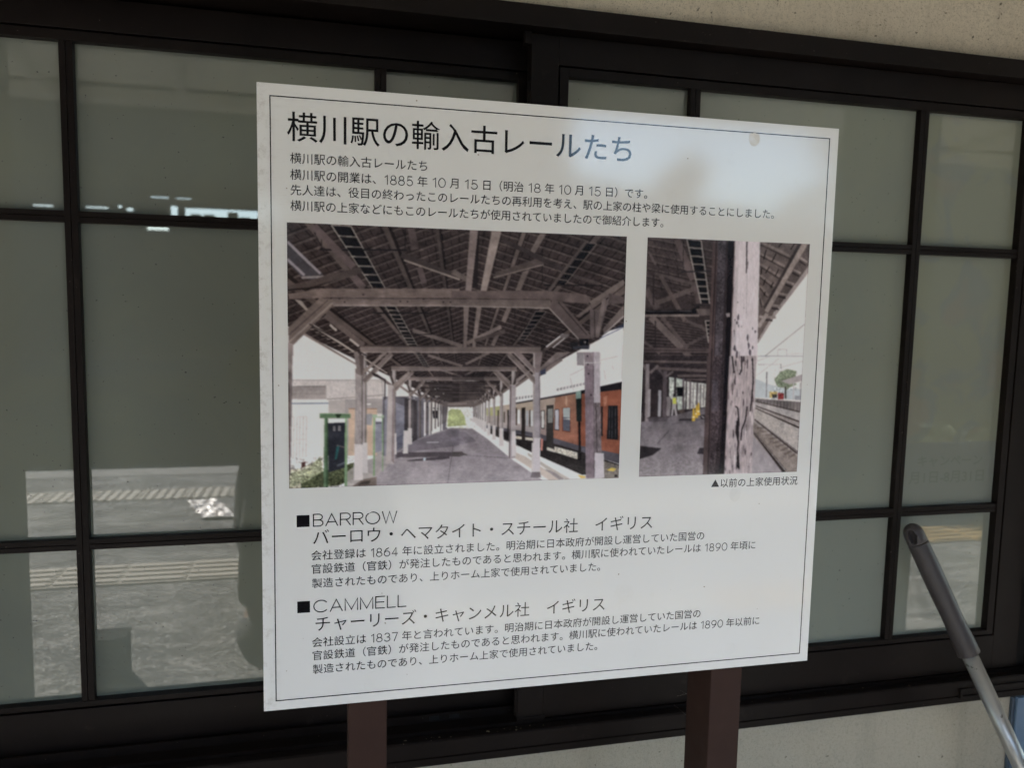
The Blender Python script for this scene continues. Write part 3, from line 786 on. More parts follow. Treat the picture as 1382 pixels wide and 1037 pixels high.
    s.poly(Cc((840, 742), (1330, 735), (1360, 760), (1180, 775), (850, 778)), (70, 62, 68), 0.75); s.poly(Cc((925, 800), (1060, 782), (1240, 770), (1240, 785), (1180, 795), (1050, 802), (930, 806)), (66, 58, 64), 0.8)
    s.poly(Dd((0, 735), (70, 740), (120, 755), (60, 772), (0, 772)), (82, 76, 74), 0.8); s.line(*Cc((1070, 668), (1160, 666)), 0.8, (190, 186, 190))
    s.line(*Cc((1265, 690), (1222, 1000)), 0.7, (96, 88, 92)); s.line(*Dd((0, 755), (415, 782)), 0.6, (98, 90, 98))
    s.poly(Cc((1048, 782), (1066, 780), (1060, 802), (1046, 800)), (170, 190, 196))
    s.speckle(floor, 0.03, 8, 2); s.speckle(floor, 0.025, 2, 2)
    s.poly(Dd((270, 585), (480, 690), (870, 925), (960, 935), (640, 765), (300, 600)), (226, 220, 212))
    s.poly(Dd((560, 760), (700, 865), (840, 940), (870, 935), (690, 830), (560, 742)), (176, 166, 156)); s.poly(Dd((455, 735), (540, 770), (800, 940), (720, 945), (470, 785)), (178, 158, 142), 0.7)
    s.poly(Dd((680, 862), (740, 878), (830, 935), (790, 940)), (140, 128, 128)); s.poly(Dd((930, 905), (985, 915), (985, 930), (950, 930)), (214, 180, 70))
    # planting and notice boards at left
    s.poly(Cc((60, 870), (150, 860), (300, 780), (315, 900), (160, 1005), (60, 1008)), (178, 172, 146))
    s.poly(Cc((150, 920), (240, 900), (540, 815), (535, 930), (430, 985), (150, 1008)), (84, 92, 62)); s.poly(Cc((60, 900), (200, 860), (290, 770), (310, 880), (200, 950), (60, 1005)), (152, 158, 118), 0.8)
    s.speckle(Cc((60, 780), (540, 780), (540, 1008), (60, 1008)), 0.26, 3, 3); s.poly(Cc((600, 850), (632, 845), (630, 890), (602, 895)), (96, 120, 76), 0.8)
    s.poly(Cc((490, 880), (545, 840), (700, 920), (620, 1000), (480, 1000)), (172, 162, 156), 0.8)
    s.poly(Cc((525, 990), (600, 940), (705, 920), (702, 985), (620, 990)), (122, 106, 98)); s.poly(Cc((560, 985), (600, 955), (660, 945), (650, 975)), (82, 72, 66))
    s.poly(Cc((345, 525), (480, 522), (480, 850), (350, 890)), (52, 54, 64)); s.poly(Cc((345, 495), (470, 492), (470, 522), (345, 526)), (206, 206, 202))
    s.poly(Cc((383, 548), (400, 548), (400, 585), (383, 585)), (120, 116, 120)); s.poly(Cc((418, 545), (440, 545), (440, 583), (418, 583)), (128, 124, 128)); s.line(*Cc((410, 690), (470, 705)), 1.6, (110, 96, 96))
    s.poly(Cc((408, 700), (432, 690), (412, 790), (396, 796)), (40, 98, 98)); s.line(*Cc((412, 838), (470, 815)), 0.9, (120, 128, 140)); s.line(*Cc((412, 848), (470, 826)), 0.6, (100, 108, 120))
    s.poly(Cc((318, 490), (345, 490), (348, 998), (314, 998)), (96, 130, 92)); s.poly(Cc((332, 495), (345, 492), (348, 998), (334, 998)), (66, 96, 66)); s.poly(Cc((470, 488), (484, 488), (490, 990), (468, 990)), (122, 160, 112))
    s.poly(Cc((284, 455), (508, 458), (510, 490), (284, 490)), (88, 120, 84)); s.poly(Cc((395, 455), (445, 458), (430, 488), (410, 488)), (44, 62, 44)); s.line(*Cc((284, 455), (510, 458)), 0.8, (140, 168, 132))
    s.poly(Cc((692, 500), (740, 512), (740, 730), (692, 745)), (128, 128, 144)); s.poly(Cc((695, 485), (740, 488), (740, 515), (695, 512)), (214, 210, 206))
    for i in range(4): s.line(*Cc((700 + i * 10, 518), (700 + i * 10, 532)), 0.9, (60, 56, 60))
    s.line(*Cc((684, 470), (684, 915)), 2.2, (120, 158, 108)); s.line(*Cc((745, 480), (748, 880)), 1.5, (120, 158, 108)); s.poly(Cc((668, 462), (755, 466), (755, 486), (668, 486)), (150, 172, 140)); s.poly(Cc((705, 455), (740, 455), (740, 480), (705, 480)), (196, 196, 188))
    # the roof: a fan of boards, rafters and purlins running to the vanishing point
    L0, R0 = (-213 * 2.4, -104 * 2.4), (218 * 2.4, -116 * 2.4)
    roof = [(VX, VY), at(*L0, 1), (VX - 520, VY - 700), (VX + 520, VY - 700), at(*R0, 1)]
    s.poly(roof, (76, 64, 62), c2=(58, 47, 47))
    def depth(k): return 1.0 / k
    ridge = (6, -262)
    for side, (ex, ey) in ((-1, (-300, -148)), (1, (312, -166))):
        for i in range(1, 26):                             # board joints
            t = i / 26.0
            dx, dy = ridge[0] + (ex - ridge[0]) * t, ridge[1] + (ey - ridge[1]) * t
            s.line(at(dx * 0.06, dy * 0.06, 1), at(dx * 1.6, dy * 1.6, 1), 0.25, (34, 28, 29), 2.0, 0.75)
        n = 70
        z = 0.62
        for i in range(n):                                 # rafters
            k = 1 / z
            a, b = at(*ridge, k), at(ex, ey, k)
            dark, lit = (46, 38, 38), (94, 81, 78)
            f = min(1, z / 2.2); lit = tuple(l * (0.82 + 0.25 * f) for l in lit)
            s.line((a[0], a[1] - 2.4 * k), (b[0], b[1] - 2.4 * k), 2.0 * k, dark, a=0.9)
            s.line(a, b, 2.6 * k, lit, a=0.85)
            z *= 1.052
    s.speckle(roof, 0.10, 5, 2)
    # purlins
    for dx, w_, c in ((-226, 11, (92, 78, 74)), (-158, 9, (96, 82, 78)), (-92, 8, (84, 72, 69)), (-34, 6, (76, 65, 63)), (76, 7, (100, 86, 82)), (150, 8, (90, 77, 74)), (222, 11, (94, 80, 76))):
        fr = abs(dx) / 300; yy = ridge[1] + fr * 114 + 9
        a, b = at(dx * 1.7, yy * 1.7, 1), at(dx * 0.12, yy * 0.12, 1)
        s.line((a[0] + 3, a[1] - 6), (b[0], b[1] - 1), w_ * 1.7, (36, 30, 31), 1.0, 0.8); s.line(a, b, w_ * 1.3, c, 0.9)
    # trusses, far ones first
    ks = [1 / (1 + 0.78 * i) for i in range(0, 15)]
    for i in range(14, 0, -1):
        k = ks[i]
        g = 1.0 if i < 4 else 0.82
        cb = tuple(v * g for v in (118, 103, 99)); cd = tuple(v * g for v in (78, 66, 64)); cp = (160, 148, 146) if i < 9 else (150, 140, 138)
        for sx, xl in ((1, 176), (-1, -236)):
            dark = sx < 0 and i > 3
            cc = (104, 94, 94) if dark else cp
            y1 = VY + 152 * k if sx > 0 else VY + 146 * k
            s.line(at(xl, -150, k), (VX + xl * k, y1), 13 * k, cc)
            s.line((at(xl + 4.5, -150, k)), (VX + (xl + 4.5) * k, y1), 3.5 * k, tuple(v * 0.72 for v in cc))
            if not dark: s.poly([(VX + (xl - 9) * k, VY + 74 * k), (VX + (xl + 9) * k, VY + 74 * k), (VX + (xl + 10) * k, y1 + k), (VX + (xl - 10) * k, y1 + k)], (188, 180, 178))
            s.line(at(xl, -72, k), at(xl - sx * 66, -140, k), 12 * k, cb); s.line(at(xl, -66, k), at(xl - sx * 66, -134, k), 2.5 * k, (150, 134, 128))
            s.line(at(xl, -84, k), at(xl + sx * 62, -128, k), 9 * k, cb)
            s.line(at(xl, -90, k), at(xl + sx * 20, -150, k), 8 * k, cd)
        s.line(at(-246, -150, k), at(188, -150, k), 15 * k, cb); s.line(at(-246, -143, k), at(188, -143, k), 3 * k, (146, 130, 125)); s.line(at(-246, -158, k), at(188, -158, k), 4 * k, cd)
        s.line(at(-120, -196, k), at(0, -158, k), 9 * k, cb); s.line(at(92, -205, k), at(10, -165, k), 9 * k, cb)
    s.poly([(604.5, 549), (634.5, 549), (636, 577), (602, 577)], (206, 206, 198))
    s.poly([(605, 556), (609, 552), (621, 553), (627, 562), (629, 574), (604, 576)], (160, 171, 108)); s.speckle([(604, 549), (636, 549), (636, 577), (602, 577)], .08, 3, 3)
    s.poly([(597, 541), (641, 541), (638, 549.5), (602, 549.5)], (104, 92, 90))
    s.poly(Cc((1080, 235), (1310, 215), (1310, 368), (1240, 372), (1195, 360), (1100, 330)), (46, 40, 42), 0.55)
    s.poly(Dd((0, 165), (230, 160), (250, 300), (200, 350), (0, 370)), (50, 43, 44), 0.5)
    for y in (190, 225, 262, 298, 330): s.line(*Dd((0, y), (230, y + 4)), 1.6, (96, 82, 80), a=0.7)
    s.line(*(Cc((1225, 388)) + Dd((110, 380))), 3.4, (132, 116, 110)); s.line(*Cc((990, 215), (1120, 218)), 0.6, (170, 160, 156)); s.line(*Dd((0, 212), (200, 214)), 0.6, (170, 160, 156))
    for _ in range(26):
        x, y = random.uniform(930, 1200), random.uniform(240, 420); s.poly(Cc((x, y), (x + 9, y - 2), (x + 8, y + 8), (x, y + 7)), random.choice(((190, 184, 178), (30, 26, 30), (120, 110, 112))), 0.8)
    # eaves at left with the gutter board, left sky opening
    s.poly(A((90, 900), (180, 888), (440, 1037), (90, 1037)), SKY); s.poly(Cc((76, 0), (395, 0), (545, 110), (545, 205), (76, 205)), SKY)
    s.line(*(A((170, 875)) + Cc((760, 215))), 3.0, (128, 112, 106), 1.5); s.line(*(A((240, 812)) + Cc((780, 160))), 3.2, (176, 162, 152), 1.2)
    for i in range(9): s.line(*A((215 + i * 42, 870 + i * 25 - 30), (245 + i * 42, 858 + i * 25 - 20)), 0.9, (168, 152, 144))
    # cable trays like ladders
    def tray(pl, pr, n, c=(166, 156, 146), fade=1.0):
        (a0, a1), (b0, b1) = pl, pr
        s.poly([a0, a1, b1, b0], (26, 24, 28))
        for j in range(5):
            f = (j + 1) / 6; s.line((a0[0] * (1 - f) + b0[0] * f, a0[1]), (a1[0] * (1 - f) + b1[0] * f, a1[1]), 0.35, (70, 62, 64))
        s.line(a0, a1, 1.3, c, 0.9); s.line(b0, b1, 1.3, c, 0.9)
        for j in range(n):
            f = 1 - (1 - j / n) ** 1.25
            s.line((a0[0] + (a1[0] - a0[0]) * f, a0[1] + (a1[1] - a0[1]) * f), (b0[0] + (b1[0] - b0[0]) * f, b0[1] + (b1[1] - b0[1]) * f), 1.3, c, 1.0)
    tray(A((372, 50), (685, 525)), A((520, 60), (778, 525)), 7)
    tray(A((780, 660), (960, 965)), A((860, 665), (1026, 965)), 11, (140, 128, 120))
    tray(Cc((985, 5), (1045, 110)), Cc((1020, 5), (1092, 115)), 7, (104, 94, 90))
    tray(B((1000, 175), (782, 490)), B((1090, 185), (850, 500)), 6, (112, 100, 94)); tray(B((630, 700), (500, 925)), B((710, 700), (545, 925)), 8, (108, 96, 92))
    s.line(*A((245, 115), (300, 95)), 3, (30, 26, 28)); s.line(*A((250, 120), (310, 235)), 1.0, (34, 30, 32)); s.line(*A((300, 130), (300, 230)), 1.0, (34, 30, 32)); s.line(*A((283, 238), (945, 238)), 2.3, (38, 34, 38)); s.line(*A((930, 70), (930, 235)), 1.1, (34, 30, 34))
    s.line(*A((683, 716), (1110, 716)), 1.6, (40, 36, 38)); s.line(*A((830, 878), (1140, 876)), 1.1, (44, 38, 40)); s.line(*A((695, 665), (695, 716)), .8, (44, 38, 40))
    s.line(*B((690, 500), (1135, 502)), 1.9, (38, 34, 36)); s.line(*B((680, 230), (680, 490)), .8, (34, 30, 32)); s.line(*B((470, 838), (790, 838)), 1.3, (46, 40, 42)); s.line(*B((472, 670), (472, 838)), .7, (40, 36, 38))
    # lamps
    s.poly(A((40, 180), (300, 410), (320, 440), (240, 465), (160, 455), (40, 330)), (70, 66, 72)); s.line(*A((40, 178), (292, 420)), 3.6, (138, 130, 138)); s.line(*A((40, 310), (172, 432)), 3.6, (138, 130, 138)); s.line(*A((150, 450), (315, 442)), 3.0, (128, 120, 120))
    s.line(*B((710, 970), (840, 870)), 2.0, (186, 178, 178)); s.line(*B((760, 975), (875, 882)), 1.6, (170, 162, 162)); s.poly(B((820, 870), (890, 872), (870, 900), (815, 905)), (110, 100, 100))
    # near king posts and diagonal braces
    s.line(*A((900, 275), (1345, 450)), 7.5, (70, 60, 59)); s.line(*A((920, 315), (1345, 462)), 2.2, (134, 120, 112)); s.line(*A((240, 60), (540, 370)), 10, (96, 80, 80)); s.line(*A((545, 440), (620, 528)), 9, (96, 80, 80)); s.line(*A((975, 75), (1005, 235)), 10, (88, 74, 74)); s.line(*A((1040, 370), (1075, 490)), 8, (88, 74, 74))
    s.line(*A((40, 540), (600, 390)), 9, (80, 68, 66))
    s.line(*B((0, 400), (110, 460)), 7, (96, 84, 80)); s.poly(B((165, 90), (200, 90), (190, 520), (150, 520)), (44, 37, 38)); s.poly(B((130, 85), (192, 88), (142, 548), (98, 548)), (122, 106, 103)); s.poly(B((295, 92), (368, 95), (258, 545), (212, 545)), (138, 122, 116))
    s.poly(B((660, 110), (708, 112), (620, 262), (588, 240)), (112, 98, 94)); s.poly(B((530, 400), (580, 385), (515, 542), (475, 542)), (108, 94, 90))
    s.line(*B((330, 430), (690, 310)), 9, (84, 72, 70)); s.line(*B((310, 445), (690, 345)), 1.7, (120, 106, 100)); s.line(*B((380, 160), (850, 390)), 6, (62, 53, 53)); s.line(*B((1010, 170), (730, 545)), 4, (86, 74, 72)); s.line(*B((920, 430), (1110, 490)), 5, (74, 63, 62))
    s.poly(B((85, 665), (125, 668), (108, 975), (85, 975)), (120, 104, 100)); s.poly(B((185, 665), (220, 668), (175, 975), (150, 975)), (124, 108, 103)); s.line(*B((430, 670), (385, 780)), 6, (116, 100, 96)); s.line(*B((345, 870), (305, 960)), 5, (112, 97, 93)); s.line(*B((170, 925), (400, 850)), 5, (84, 72, 70))
    # near beam
    s.poly(A((45, 575), (300, 532), (1345, 530), (1345, 600), (270, 606), (60, 612)), (114, 97, 92)); s.poly(A((380, 604), (1345, 604), (1345, 662), (390, 664), (360, 630)), (104, 89, 85), c2=(124, 107, 102)); s.line(*A((385, 661), (1345, 660)), 1.6, (144, 130, 124)); s.line(*A((45, 545), (320, 520)), 1.8, (30, 26, 28))
    s.poly(B((-10, 545), (740, 545), (1010, 570), (1050, 610), (1030, 640), (760, 622), (740, 612), (-10, 605)), (98, 83, 81)); s.poly(B((-10, 608), (740, 612), (760, 680), (-10, 662)), (100, 86, 83), c2=(112, 98, 94)); s.line(*B((-10, 662), (745, 676)), 1.4, (140, 128, 122)); s.line(*(A((300, 602)) + B((740, 610))), 0.7, (52, 44, 44))
    s.speckle(A((45, 530), (1345, 530), (1345, 662), (45, 662)), 0.04, 14, 2)
    for x, y in ((615, 578), (435, 610), (475, 635), (1070, 610), (895, 628), (950, 630), (1220, 632), (1275, 632)): s.poly(A((x - 5, y - 5), (x + 5, y - 5), (x + 5, y + 5), (x - 5, y + 5)), (50, 40, 40))
    # left near brace and post
    s.poly(A((285, 605), (385, 612), (390, 660), (90, 960), (55, 940), (50, 830)), (112, 96, 90)); s.line(*A((60, 935), (385, 640)), 2.4, (140, 124, 116)); s.line(*A((60, 880), (350, 620)), 1.2, (74, 62, 60))
    s.line(*A((45, 740), (140, 620)), 1.2, (40, 36, 38)); s.poly(A((48, 940), (88, 950), (88, 1040), (50, 1040)), (134, 118, 116)); s.poly(Cc((45, 0), (82, 0), (78, 480), (66, 1000), (52, 1000)), (132, 118, 116)); s.line(*Cc((60, 150), (58, 900)), 1.4, (84, 72, 74)); s.line(*Cc((78, 160), (70, 900)), 0.9, (96, 84, 86))
    s.poly(A((95, 612), (150, 625), (200, 690), (185, 700)), (150, 136, 128)); s.line(*A((365, 805), (415, 850)), 3, (172, 158, 150)); s.line(*A((515, 912), (585, 968)), 3, (172, 158, 150)); s.line(*A((330, 735), (620, 960)), 7, (98, 84, 80)); s.line(*A((210, 800), (640, 1037)), 1.5, (54, 46, 46))
    # second left post
    s.poly(Cc((545, 160), (600, 170), (602, 945), (540, 945)), (154, 142, 140)); s.line(*Cc((594, 180), (598, 940)), 1.6, (104, 92, 92)); s.poly(Cc((540, 680), (600, 682), (603, 945), (536, 948)), (196, 187, 184)); s.poly(Cc((530, 0), (560, 0), (600, 150), (590, 180), (560, 165)), (124, 110, 106)); s.poly(Cc((568, 20), (605, 25), (604, 175), (585, 175)), (98, 84, 82))
    s.poly(Cc((600, 170), (600, 140), (755, 0), (785, 0), (700, 80)), (132, 116, 110)); s.poly(Cc((660, 150), (690, 160), (770, 205), (770, 215), (680, 180)), (60, 52, 54)); s.line(*Cc((762, 210), (762, 355)), 1.3, (56, 48, 52)); s.speckle(Cc((545, 170), (600, 170), (600, 700), (545, 700)), 0.06, 2, 8)
    s.poly(Cc((785, 240), (835, 250), (835, 825), (770, 825)), (172, 160, 158)); s.poly(Cc((818, 270), (835, 270), (832, 825), (812, 800)), (140, 122, 122)); s.poly(Cc((820, 240), (940, 140), (945, 165), (830, 275)), (138, 122, 116)); s.poly(Cc((900, 580), (932, 580), (934, 750), (896, 750)), (190, 182, 180))
    # right post group
    s.poly(B((755, 618), (830, 625), (1045, 880), (1040, 905), (960, 910), (735, 675)), (100, 85, 84)); s.line(*B((735, 678), (955, 908)), 2.0, (146, 132, 128)); s.line(*B((800, 630), (1020, 880)), 1.4, (66, 56, 57))
    s.poly(B((1045, 650), (1300, 460), (1300, 500), (1050, 690)), (104, 90, 87)); s.line(*B((1045, 640), (1300, 470)), 6.0, (112, 98, 94)); s.poly(B((930, 740), (1045, 650), (1050, 680), (960, 745)), (112, 97, 93))
    s.poly(B((1185, 560), (1300, 590), (1300, 640), (1180, 640)), (82, 70, 70)); s.poly(B((1140, 830), (1300, 650), (1300, 735), (1150, 870)), (108, 94, 92)); s.line(*B((1150, 870), (1298, 735)), 1.8, (150, 138, 136)); s.poly(B((1160, 860), (1300, 790), (1302, 830), (1200, 850), (1120, 900)), (52, 58, 78))
    s.poly(B((1190, 845), (1303, 815), (1303, 1040), (1100, 1040), (1110, 920), (1140, 880)), (206, 202, 202)); s.line(*B((1115, 905), (1303, 815)), 1.0, (96, 110, 150))
    s.poly(B((1040, 680), (1110, 690), (1190, 585), (1160, 700), (1110, 900), (1045, 900)), (104, 90, 90)); s.line(*B((1150, 600), (1095, 890)), 5.0, (120, 105, 103)); s.line(*B((1075, 690), (1080, 900)), 1.2, (68, 58, 60))
    s.poly(B((960, 905), (1030, 908), (1030, 958), (962, 960)), (34, 32, 36)); s.poly(B((890, 935), (950, 930), (955, 985), (905, 990)), (44, 42, 46)); s.poly(B((998, 925), (1012, 925), (1012, 940), (998, 940)), (120, 116, 118)); s.poly(B((915, 965), (1040, 955), (1035, 985), (915, 985)), (60, 60, 70))
    s.poly(Dd((918, 0), (970, 0), (972, 98), (920, 95)), (140, 132, 136)); s.poly(Dd((970, 0), (1088, 0), (1090, 370), (1042, 380), (1052, 930), (988, 930), (978, 100)), (136, 120, 128)); s.poly(Dd((975, 100), (1040, 100), (1052, 930), (990, 930)), (126, 108, 118)); s.line(*Dd((1042, 100), (1052, 920)), 1.0, (92, 78, 86))
    s.poly(Dd((1045, 0), (1086, 0), (1094, 372), (1045, 372)), (168, 158, 166)); s.poly(Dd((1046, 372), (1094, 372), (1104, 742), (1048, 742)), (110, 98, 102)); s.line(*Dd((1060, 375), (1070, 740)), 1.2, (72, 62, 66)); s.speckle(Dd((1046, 372), (1094, 372), (1104, 742), (1048, 742)), 0.12, 2, 8)
    s.poly(Dd((1052, 742), (1120, 746), (1124, 928), (1054, 930)), (182, 174, 180)); s.line(*Dd((975, 80), (1095, 76)), 1.2, (180, 174, 176)); s.speckle(Dd((975, 0), (1090, 0), (1052, 930), (988, 930)), 0.05, 2, 10)
    for x, y in ((998, 30), (1000, 90), (1005, 158), (1025, 315)): s.poly(Dd((x - 7, y - 7), (x + 7, y - 7), (x + 7, y + 7), (x - 7, y + 7)), (74, 62, 70))
    # third right post and its braces
    s.poly(Dd((610, 130), (645, 130), (655, 640), (604, 640)), (152, 142, 148)); s.poly(Dd((605, 632), (650, 634), (652, 890), (598, 890)), (186, 178, 182)); s.poly(Dd((590, 884), (650, 884), (658, 925), (578, 925)), (110, 98, 102)); s.line(*Dd((642, 150), (650, 630)), 1.1, (108, 98, 106))
    s.poly(Dd((450, 0), (500, 0), (610, 120), (605, 155)), (124, 108, 106)); s.line(*Dd((455, 8), (603, 156)), 1.4, (150, 136, 132)); s.poly(Dd((608, 0), (665, 0), (645, 150), (612, 150)), (130, 114, 114)); s.poly(Dd((645, 145), (650, 110), (770, 0), (870, 0)), (118, 104, 102)); s.line(*Dd((650, 135), (865, 4)), 1.6, (98, 86, 88))
    s.poly(Dd((645, 142), (690, 120), (690, 160), (655, 172)), (60, 66, 90)); s.poly(Dd((655, 635), (672, 640), (668, 725), (655, 728)), (200, 120, 104))
    s.poly(Dd((425, 240), (470, 240), (468, 780), (418, 790)), (158, 146, 148)); s.line(*Dd((432, 250), (424, 785)), 1.4, (92, 78, 80)); s.poly(Dd((440, 585), (468, 585), (470, 765), (440, 770)), (192, 184, 184)); s.poly(Dd((320, 140), (345, 140), (430, 215), (430, 250)), (136, 120, 116)); s.poly(Dd((470, 235), (470, 200), (580, 130), (560, 160)), (136, 122, 120))
    return s.done()

def picture_two():
    Q = [(873.6, 320.1), (1092, 329.1), (1076.3, 637), (862.5, 643.5)]
    s = Print(Q, 250, 334)
    s.poly([(850, 300), (1110, 300), (1110, 660), (850, 660)], (206, 203, 199))
    VX, VY = 955.0, 556.0
    # left roof
    s.poly(Ee((60, 40), (620, 40), (620, 1030), (60, 1030)), (72, 60, 59), c2=(54, 45, 46))
    for i in range(7):
        s.line(*Ee((100, 60 + i * 58), (600, 160 + i * 62)), 1.6, (94, 80, 78), a=0.8); s.line(*Ee((100, 70 + i * 58), (600, 170 + i * 62)), 1.0, (40, 33, 34), a=0.8)
        for j in range(6): s.line(*Ee((150 + j * 75 + i * 9, 78 + i * 58 + j * 12), (162 + j * 75 + i * 9, 112 + i * 58 + j * 12)), 0.7, (32, 27, 29))
    for i in range(14):
        s.line(*Ee((90, 640 + i * 26), (560, 735 + i * 18)), 1.5, (92, 78, 76), a=0.55); s.line(*Ee((90, 650 + i * 26), (560, 744 + i * 18)), 1.2, (38, 32, 34), a=0.6)
    s.speckle(Ee((60, 40), (620, 40), (620, 1030), (60, 1030)), 0.09, 4, 3)
    s.line(*Ee((110, 160), (165, 265)), 3, (94, 80, 80)); s.line(*Ee((330, 75), (450, 380)), 9, (92, 77, 77)); s.line(*Ee((455, 400), (490, 560)), 6, (88, 74, 74))
    s.line(*Ee((160, 330), (480, 420)), 4.5, (82, 70, 70)); s.line(*Ee((175, 555), (450, 450)), 6.5, (92, 79, 77)); s.line(*Ee((205, 350), (390, 690)), 5.5, (92, 78, 76)); s.line(*Ee((90, 450), (180, 600)), 9, (84, 71, 71)); s.line(*Ee((150, 340), (150, 570)), 2, (50, 42, 44))
    s.line(*Ee((130, 660), (370, 900)), 9, (104, 90, 88)); s.line(*Ee((215, 665), (410, 900)), 5, (88, 75, 74)); s.line(*Ee((360, 900), (480, 1015)), 7, (98, 84, 82)); s.line(*Ee((400, 690), (560, 760)), 4, (84, 72, 72)); s.line(*Ee((400, 880), (560, 800)), 4, (84, 72, 72)); s.line(*Ee((165, 690), (165, 900)), 1.5, (48, 40, 42)); s.line(*Ee((80, 850), (200, 940)), 4, (96, 82, 82))
    def tray(pl, pr, n):
        (a0, a1), (b0, b1) = pl, pr
        s.poly([a0, a1, b1, b0], (30, 27, 30))
        s.line(a0, a1, 1.5, (148, 138, 132)); s.line(b0, b1, 1.5, (148, 138, 132))
        for j in range(n):
            f = 1 - (1 - j / n) ** 1.2; s.line((a0[0] + (a1[0] - a0[0]) * f, a0[1] + (a1[1] - a0[1]) * f), (b0[0] + (b1[0] - b0[0]) * f, b0[1] + (b1[1] - b0[1]) * f), 1.5, (150, 140, 134))
    tray(Ee((402, 70), (512, 560)), Ee((510, 80), (576, 560)), 9); tray(Ee((545, 690), (570, 860)), Ee((580, 690), (590, 860)), 6)
    s.line(*Ee((360, 320), (600, 312)), 2.2, (48, 44, 48)); s.line(*Ee((445, 572), (580, 572)), 1.6, (44, 40, 44)); s.line(*Ee((375, 80), (375, 315)), 0.8, (40, 36, 38))
    s.poly(Ee((85, 608), (430, 608), (470, 585), (495, 575), (500, 600), (470, 640), (85, 640)), (30, 27, 30)); s.line(*Ee((90, 616), (440, 616)), 0.8, (90, 84, 88)); s.line(*Ee((85, 652), (500, 650)), 2.6, (118, 104, 100)); s.poly(Ee((470, 600), (580, 600), (580, 650), (500, 650)), (100, 87, 85))
    s.poly(Ee((80, 890), (570, 905), (570, 935), (80, 930)), (86, 72, 72)); s.line(*Ee((80, 915), (570, 918)), 1.2, (52, 44, 46)); s.poly(Ee((80, 985), (570, 1000), (570, 1030), (80, 1030)), (72, 60, 62))
    # beyond: dark wall, posts, floor
    s.poly(Ff((60, 0), (560, 0), (560, 460), (60, 530)), (56, 47, 49)); s.speckle(Ff((60, 0), (560, 0), (560, 200), (60, 200)), 0.16, 7, 2)
    for a, b, w_ in (((80, 40), (555, 48), 3), ((170, 92), (555, 112), 4), ((330, 150), (555, 150), 3), ((400, 180), (550, 180), 2.4)): s.line(*Ff(a, b), w_, (96, 82, 80))
    s.poly(Ff((270, 160), (310, 165), (310, 300), (290, 330), (270, 300)), (170, 176, 166)); s.poly(Ff((320, 165), (380, 180), (380, 400), (335, 410), (325, 300)), (160, 170, 160)); s.poly(Ff((385, 190), (550, 210), (550, 385), (385, 405)), (178, 178, 170)); s.speckle(Ff((270, 160), (550, 200), (550, 400), (270, 400)), 0.14, 4, 5)
    for x, t_, b_, c, w_ in ((105, 60, 520, (132, 120, 122), 5.2), (120, 250, 460, (150, 140, 142), 3.5), (200, 260, 460, (150, 146, 152), 4), (238, 110, 460, (90, 78, 82), 5.5), (315, 140, 400, (62, 54, 58), 2.5), (378, 170, 432, (96, 84, 88), 2.6), (400, 170, 405, (70, 62, 66), 2), (430, 190, 405, (112, 100, 104), 2.8), (455, 200, 400, (140, 132, 132), 1.6), (482, 205, 395, (104, 94, 98), 2.6), (508, 215, 390, (120, 112, 114), 2), (532, 215, 380, (130, 122, 122), 2)):
        s.line(*Ff((x, t_), (x - 4, b_)), w_, c)
    s.line(*Ff((125, 130), (185, 70)), 3.5, (112, 98, 98)); s.line(*Ff((95, 110), (70, 60)), 3, (104, 92, 92)); s.line(*Ff((240, 160), (300, 115)), 3, (100, 88, 88)); s.line(*Ff((230, 150), (190, 100)), 3, (92, 80, 82))
    s.poly(Ff((325, 235), (378, 235), (376, 305), (330, 305)), (30, 28, 32))
    s.poly(Ff((55, 530), (60, 500), (250, 465), (380, 430), (555, 385), (540, 900), (40, 915)), (100, 92, 98), c2=(142, 132, 136)); s.speckle(Ff((55, 530), (60, 500), (555, 385), (540, 900), (40, 915)), 0.045, 6, 2); s.speckle(Ff((50, 780), (540, 760), (540, 900), (40, 915)), 0.07, 2, 2)
    s.poly(Ff((100, 465), (270, 460), (250, 495), (120, 500)), (84, 76, 82), .8); s.poly(Ff((350, 475), (440, 475), (460, 490), (340, 492)), (58, 52, 56)); s.poly(Ff((48, 680), (212, 700), (150, 750), (46, 782)), (48, 42, 46)); s.poly(Ff((500, 697), (535, 697), (532, 745), (482, 742)), (56, 50, 56)); s.line(*Ff((270, 565), (180, 665)), 1, (80, 74, 80)); s.line(*Ff((290, 515), (535, 478)), 1.2, (84, 76, 82), a=.6)
    # two figures, cones
    s.poly(Ff((252, 310), (280, 305), (285, 370), (275, 455), (250, 455)), (128, 118, 120)); s.poly(Ff((290, 320), (300, 298), (320, 300), (328, 350), (322, 380), (332, 452), (318, 452), (306, 395), (296, 455), (284, 452), (292, 380)), (150, 144, 146)); s.poly(Ff((296, 318), (322, 316), (324, 362), (298, 362)), (200, 206, 60)); s.poly(Ff((300, 285), (318, 285), (320, 308), (300, 308)), (44, 40, 44)); s.poly(Ff((335, 410), (385, 405), (385, 432), (350, 434)), (84, 70, 64))
    for x, y in ((455, 492), (476, 468), (492, 450)): s.poly(Ff((x - 5, y - 96), (x + 5, y - 96), (x + 13, y), (x - 13, y)), (216, 168, 40)); s.line(*Ff((x - 9, y - 30), (x + 9, y - 30)), 1.6, (226, 214, 180))
    s.poly(Ff((500, 450), (540, 440), (540, 475), (510, 480)), (60, 54, 58)); s.line(*Ff((515, 455), (535, 470)), 1, (180, 176, 178))
